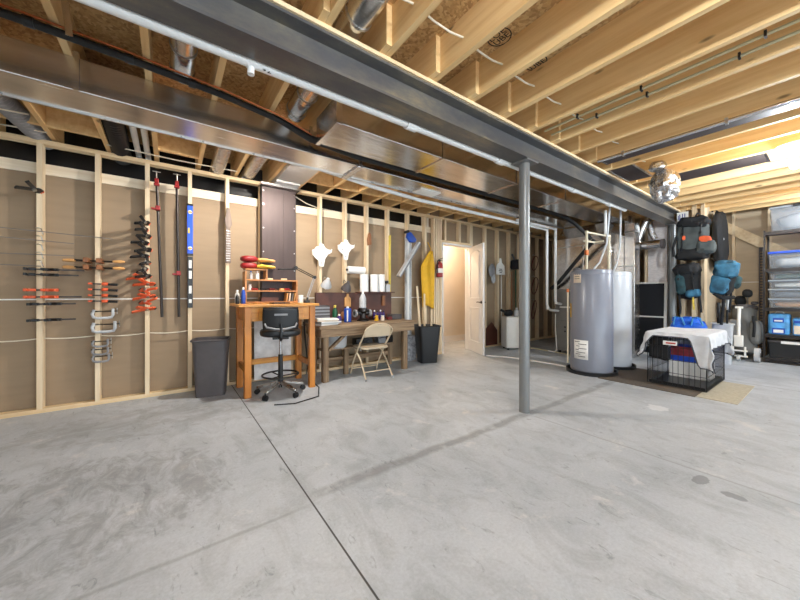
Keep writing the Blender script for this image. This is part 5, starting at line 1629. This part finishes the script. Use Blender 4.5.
# ---- crate, beige mat, dark sheet, towel
tag(MB().box(4.60, 5.675, .605, .915, .0005, .008).build('floor_sheet', 'mat'), 'beige mat on the floor beside the wire crate', 'mat')
tag(MB().box(4.58, 5.67, .92, 1.88, .0005, .008).build('floor_sheet', 'sheetbrown'), 'thin dark brown sheet on the floor under the wire crate', 'mat')  # thin dark brown rectangle next to the beige mat
CX0, CX1, CY0, CY1, CZ0, CZ1 = 4.86, 5.78, .88, 1.42, .012, .63
cr = thing('wire_crate', 'black folding wire dog crate draped with a pale cloth', 'crate', ((CX0 + CX1) / 2, (CY0 + CY1) / 2, .01))
def wires(m, fix, val, a0, a1, na, z0, z1, nz_):
    r = .0028
    for i in range(na + 1):
        a_ = a0 + (a1 - a0) * i / na
        p, q = ((val, a_, z0), (val, a_, z1)) if fix == 'x' else ((a_, val, z0), (a_, val, z1))
        m.tube([p, q], r * (1.7 if i in (0, na) else 1), 6)
    for j in range(nz_ + 1):
        z = z0 + (z1 - z0) * j / nz_
        p, q = ((val, a0, z), (val, a1, z)) if fix == 'x' else ((a0, val, z), (a1, val, z))
        m.tube([p, q], r * (1.7 if j in (0, nz_) else 1.2), 6)
for fix, val, a0, a1, na in (('x', CX0, CY0, CY1, 11), ('x', CX1, CY0, CY1, 11), ('y', CY0, CX0, CX1, 18), ('y', CY1, CX0, CX1, 18)):
    m = MB()
    wires(m, fix, val, a0, a1, na, CZ0 + .003, CZ1, 4)
    m.build('wire_panel', 'black_plastic', cr)
m = MB()
for i in range(10): m.tube([(CX0, CY0 + (CY1 - CY0) * i / 9, CZ1), (CX1, CY0 + (CY1 - CY0) * i / 9, CZ1)], .0028, 6)
m.build('wire_roof', 'black_plastic', cr)
m = MB()
m.box(CX0 + .015, CX1 - .015, CY0 + .015, CY1 - .015, .012, .018)
for a, b in (((CX0 + .015, CY0 + .015), (CX1 - .015, CY0 + .015)), ((CX0 + .015, CY1 - .015), (CX1 - .015, CY1 - .015)), ((CX0 + .015, CY0 + .015), (CX0 + .015, CY1 - .015)), ((CX1 - .015, CY0 + .015), (CX1 - .015, CY1 - .015))):
    m.bar((*a, .03), (*b, .03), .008, .04)
m.build('tray', 'black_plastic', cr)
t = thing('white_carton', 'white carton inside the wire crate', 'box', (5.6, 1.16, .02))
MB().box(5.46, 5.74, .96, 1.36, .0185, .225).build('body', 'paper', t, bevel=.004)
t = thing('printed_pack', 'blue pack with red picture on the white carton', 'pack', (5.6, 1.16, .226))
MB().box(5.47, 5.72, .97, 1.35, .226, .43).build('body', 'bluelevel', t, bevel=.02)
MB().box(5.462, 5.472, 1.09, 1.34, .30, .42).build('picture', 'skin_print', t)
MB().box(5.462, 5.471, 1.06, 1.10, .33, .42).build('white_corner', 'white', t)
t = thing('crate_tag', 'white tag with red print hanging on the front of the wire crate', 'tag', (4.84, 1.15, .5))
MB().box(4.843, 4.853, 1.13, 1.265, .50, .55).build('plate', 'paper', t, bevel=.003)
MB().box(4.840, 4.8435, 1.145, 1.235, .517, .533).build('printing', 'redink', t)
# cloth: one sheet over the roof, hanging down unevenly
def clo(u, v):
    # u along Y from the far side (+) to the near side (-); v along X from front to back
    ex, ey = .38, .26
    x = CX0 - ex + (CX1 - CX0 + 2 * ex) * v
    y = CY1 + ey - (CY1 - CY0 + 2 * ey) * u
    ox = max(CX0 - .012 - x, 0) - max(x - CX1 - .012, 0)
    oy = max(CY0 - .012 - y, 0) - max(y - CY1 - .012, 0)
    dx, dy = abs(ox), abs(oy)
    s_ = (y - CY0) / (CY1 - CY0)
    q_ = max(0, min(1, (s_ - .10) / .16))
    fx = ((1.0 * (1 - q_) + .12 * q_) if s_ < .9 else .12 + .5 * min(1, (s_ - .9) / .2)) if ox > 0 else .8
    fy = .62 if oy > 0 else .85
    both = min(dx, dy)
    drop = math.hypot(dx * fx, dy * fy) if both else dx * fx + dy * fy
    drop = min(drop, .46)
    nx = min(max(x, CX0 - .016), CX1 + .016) - math.copysign(dx * (.06 + .12 * min(1, both / .3)), ox) * (1 if ox else 0)
    ny = min(max(y, CY0 - .016), CY1 + .016) - math.copysign(dy * (.08 + .20 * min(1, both / .3)), oy) * (1 if oy else 0)
    rip = .012 * sin(x * 31 + y * 7) * min(1, dy / .1) + .010 * sin(y * 36 + x * 5) * min(1, dx / .1)
    z = CZ1 + .016 - drop - .006 * sin(x * 9) * sin(y * 11) * (1 if drop == 0 else 0)
    return (nx + (rip if dx else 0), ny + (rip if dy else 0), z)
tw = thing('draped_cloth', 'pale grey cloth with dark hem draped over the wire crate', 'cloth', (5.3, 1.15, .3))
MB().grid(clo, 46, 52).build('cloth', 'towel', tw, solid=.008)
m = MB()
edge = [clo(0, i / 52) for i in range(53)] + [clo(i / 46, 1) for i in range(1, 47)] + [clo(1, 1 - i / 52) for i in range(1, 53)] + [clo(1 - i / 46, 0) for i in range(1, 46)]
m.tube(edge, .008, 6, True)
m.build('hem', 'towelhem', tw)
def dcl(u, v):
    return (4.878 + .006 * sin(u * 14), 1.41 - .19 * u, .60 - .27 * v - .03 * u * v)
tag(MB().grid(dcl, 12, 8).build('dark_cloth', 'packblack', solid=.008), 'black cloth hanging on the front of the wire crate', 'cloth')

# ---- folding chair
fc = thing('folding_chair', 'beige metal folding chair facing the weathered bench', 'chair', (0, 0, 0))
# local frame: x to the sitter's right, +y the way the chair faces
r_ = .0115
w1, w2 = .205, .19
pts = []
for s_ in (-1, 1):
    m = MB()
    pass
arc = [(w1 * cos(a), -.215 - .02 * sin(a), .68 + .115 * sin(a)) for a in [pi * i / 12 for i in range(13)]]
P = [(w1, .235, .012), (w1, .12, .24), (w1, -.02, .44)] + [(w1, -.15, .60)] + arc + [(-w1, -.15, .60), (-w1, -.02, .44), (-w1, .12, .24), (-w1, .235, .012)]
m = MB()
m.tube(P, r_, 10)
m.tube([(w1, .19, .10), (-w1, .19, .10)], .008, 8)
m.build('main_frame', 'beige', fc)
for s_ in (-1, 1):
    MB().tube([(s_ * w2, .10, .40), (s_ * w2, -.06, .26), (s_ * (w2 + .01), -.235, .012)], r_ * .95, 10).build('rear_leg', 'beige', fc)
MB().tube([(w2, -.165, .11), (-w2, -.165, .11)], .008, 8).build('crossbar', 'beige', fc)
for x, y in ((w1, .235), (-w1, .235), (w2 + .01, -.235), (-w2 - .01, -.235)):
    MB().cyl((x, y, 0), (x, y, .03), .015, n=10).build('foot_cap', 'grey', fc)
def backp(u, v):
    x = (u - .5) * 2 * (w1 - .004) * (1 if v < .55 else math.sqrt(max(.05, 1 - ((v - .55) / .5) ** 2)))
    return (x, -.172 - .055 * v - .018 * (1 - (2 * u - 1) ** 2), .605 + .175 * v)
MB().grid(backp, 14, 10).build('backrest', 'beige', fc, solid=.006)
MB().blob((0, .03, .437), (.40, .40, .032), .35, n=28).build('seat', 'beige', fc)
for s_ in (-1, 1): MB().obox((s_ * .20, -.05, .43), (.012, .07, .05)).build('hinge', 'steel', fc)
A, B_ = Vector((2.085, 3.701)), Vector((2.433, 3.578))
C_, D_ = Vector((2.032, 4.003)), Vector((2.505, 4.111))
mid = (A + B_ + C_ + D_) / 4
fwd = ((C_ + D_) / 2 - (A + B_) / 2)
fc.location = (mid.x - .04, mid.y - .10, 0)
fc.scale = (1.0, .96, .915)
fc.rotation_euler.z = math.atan2(fwd.y, fwd.x) - pi / 2
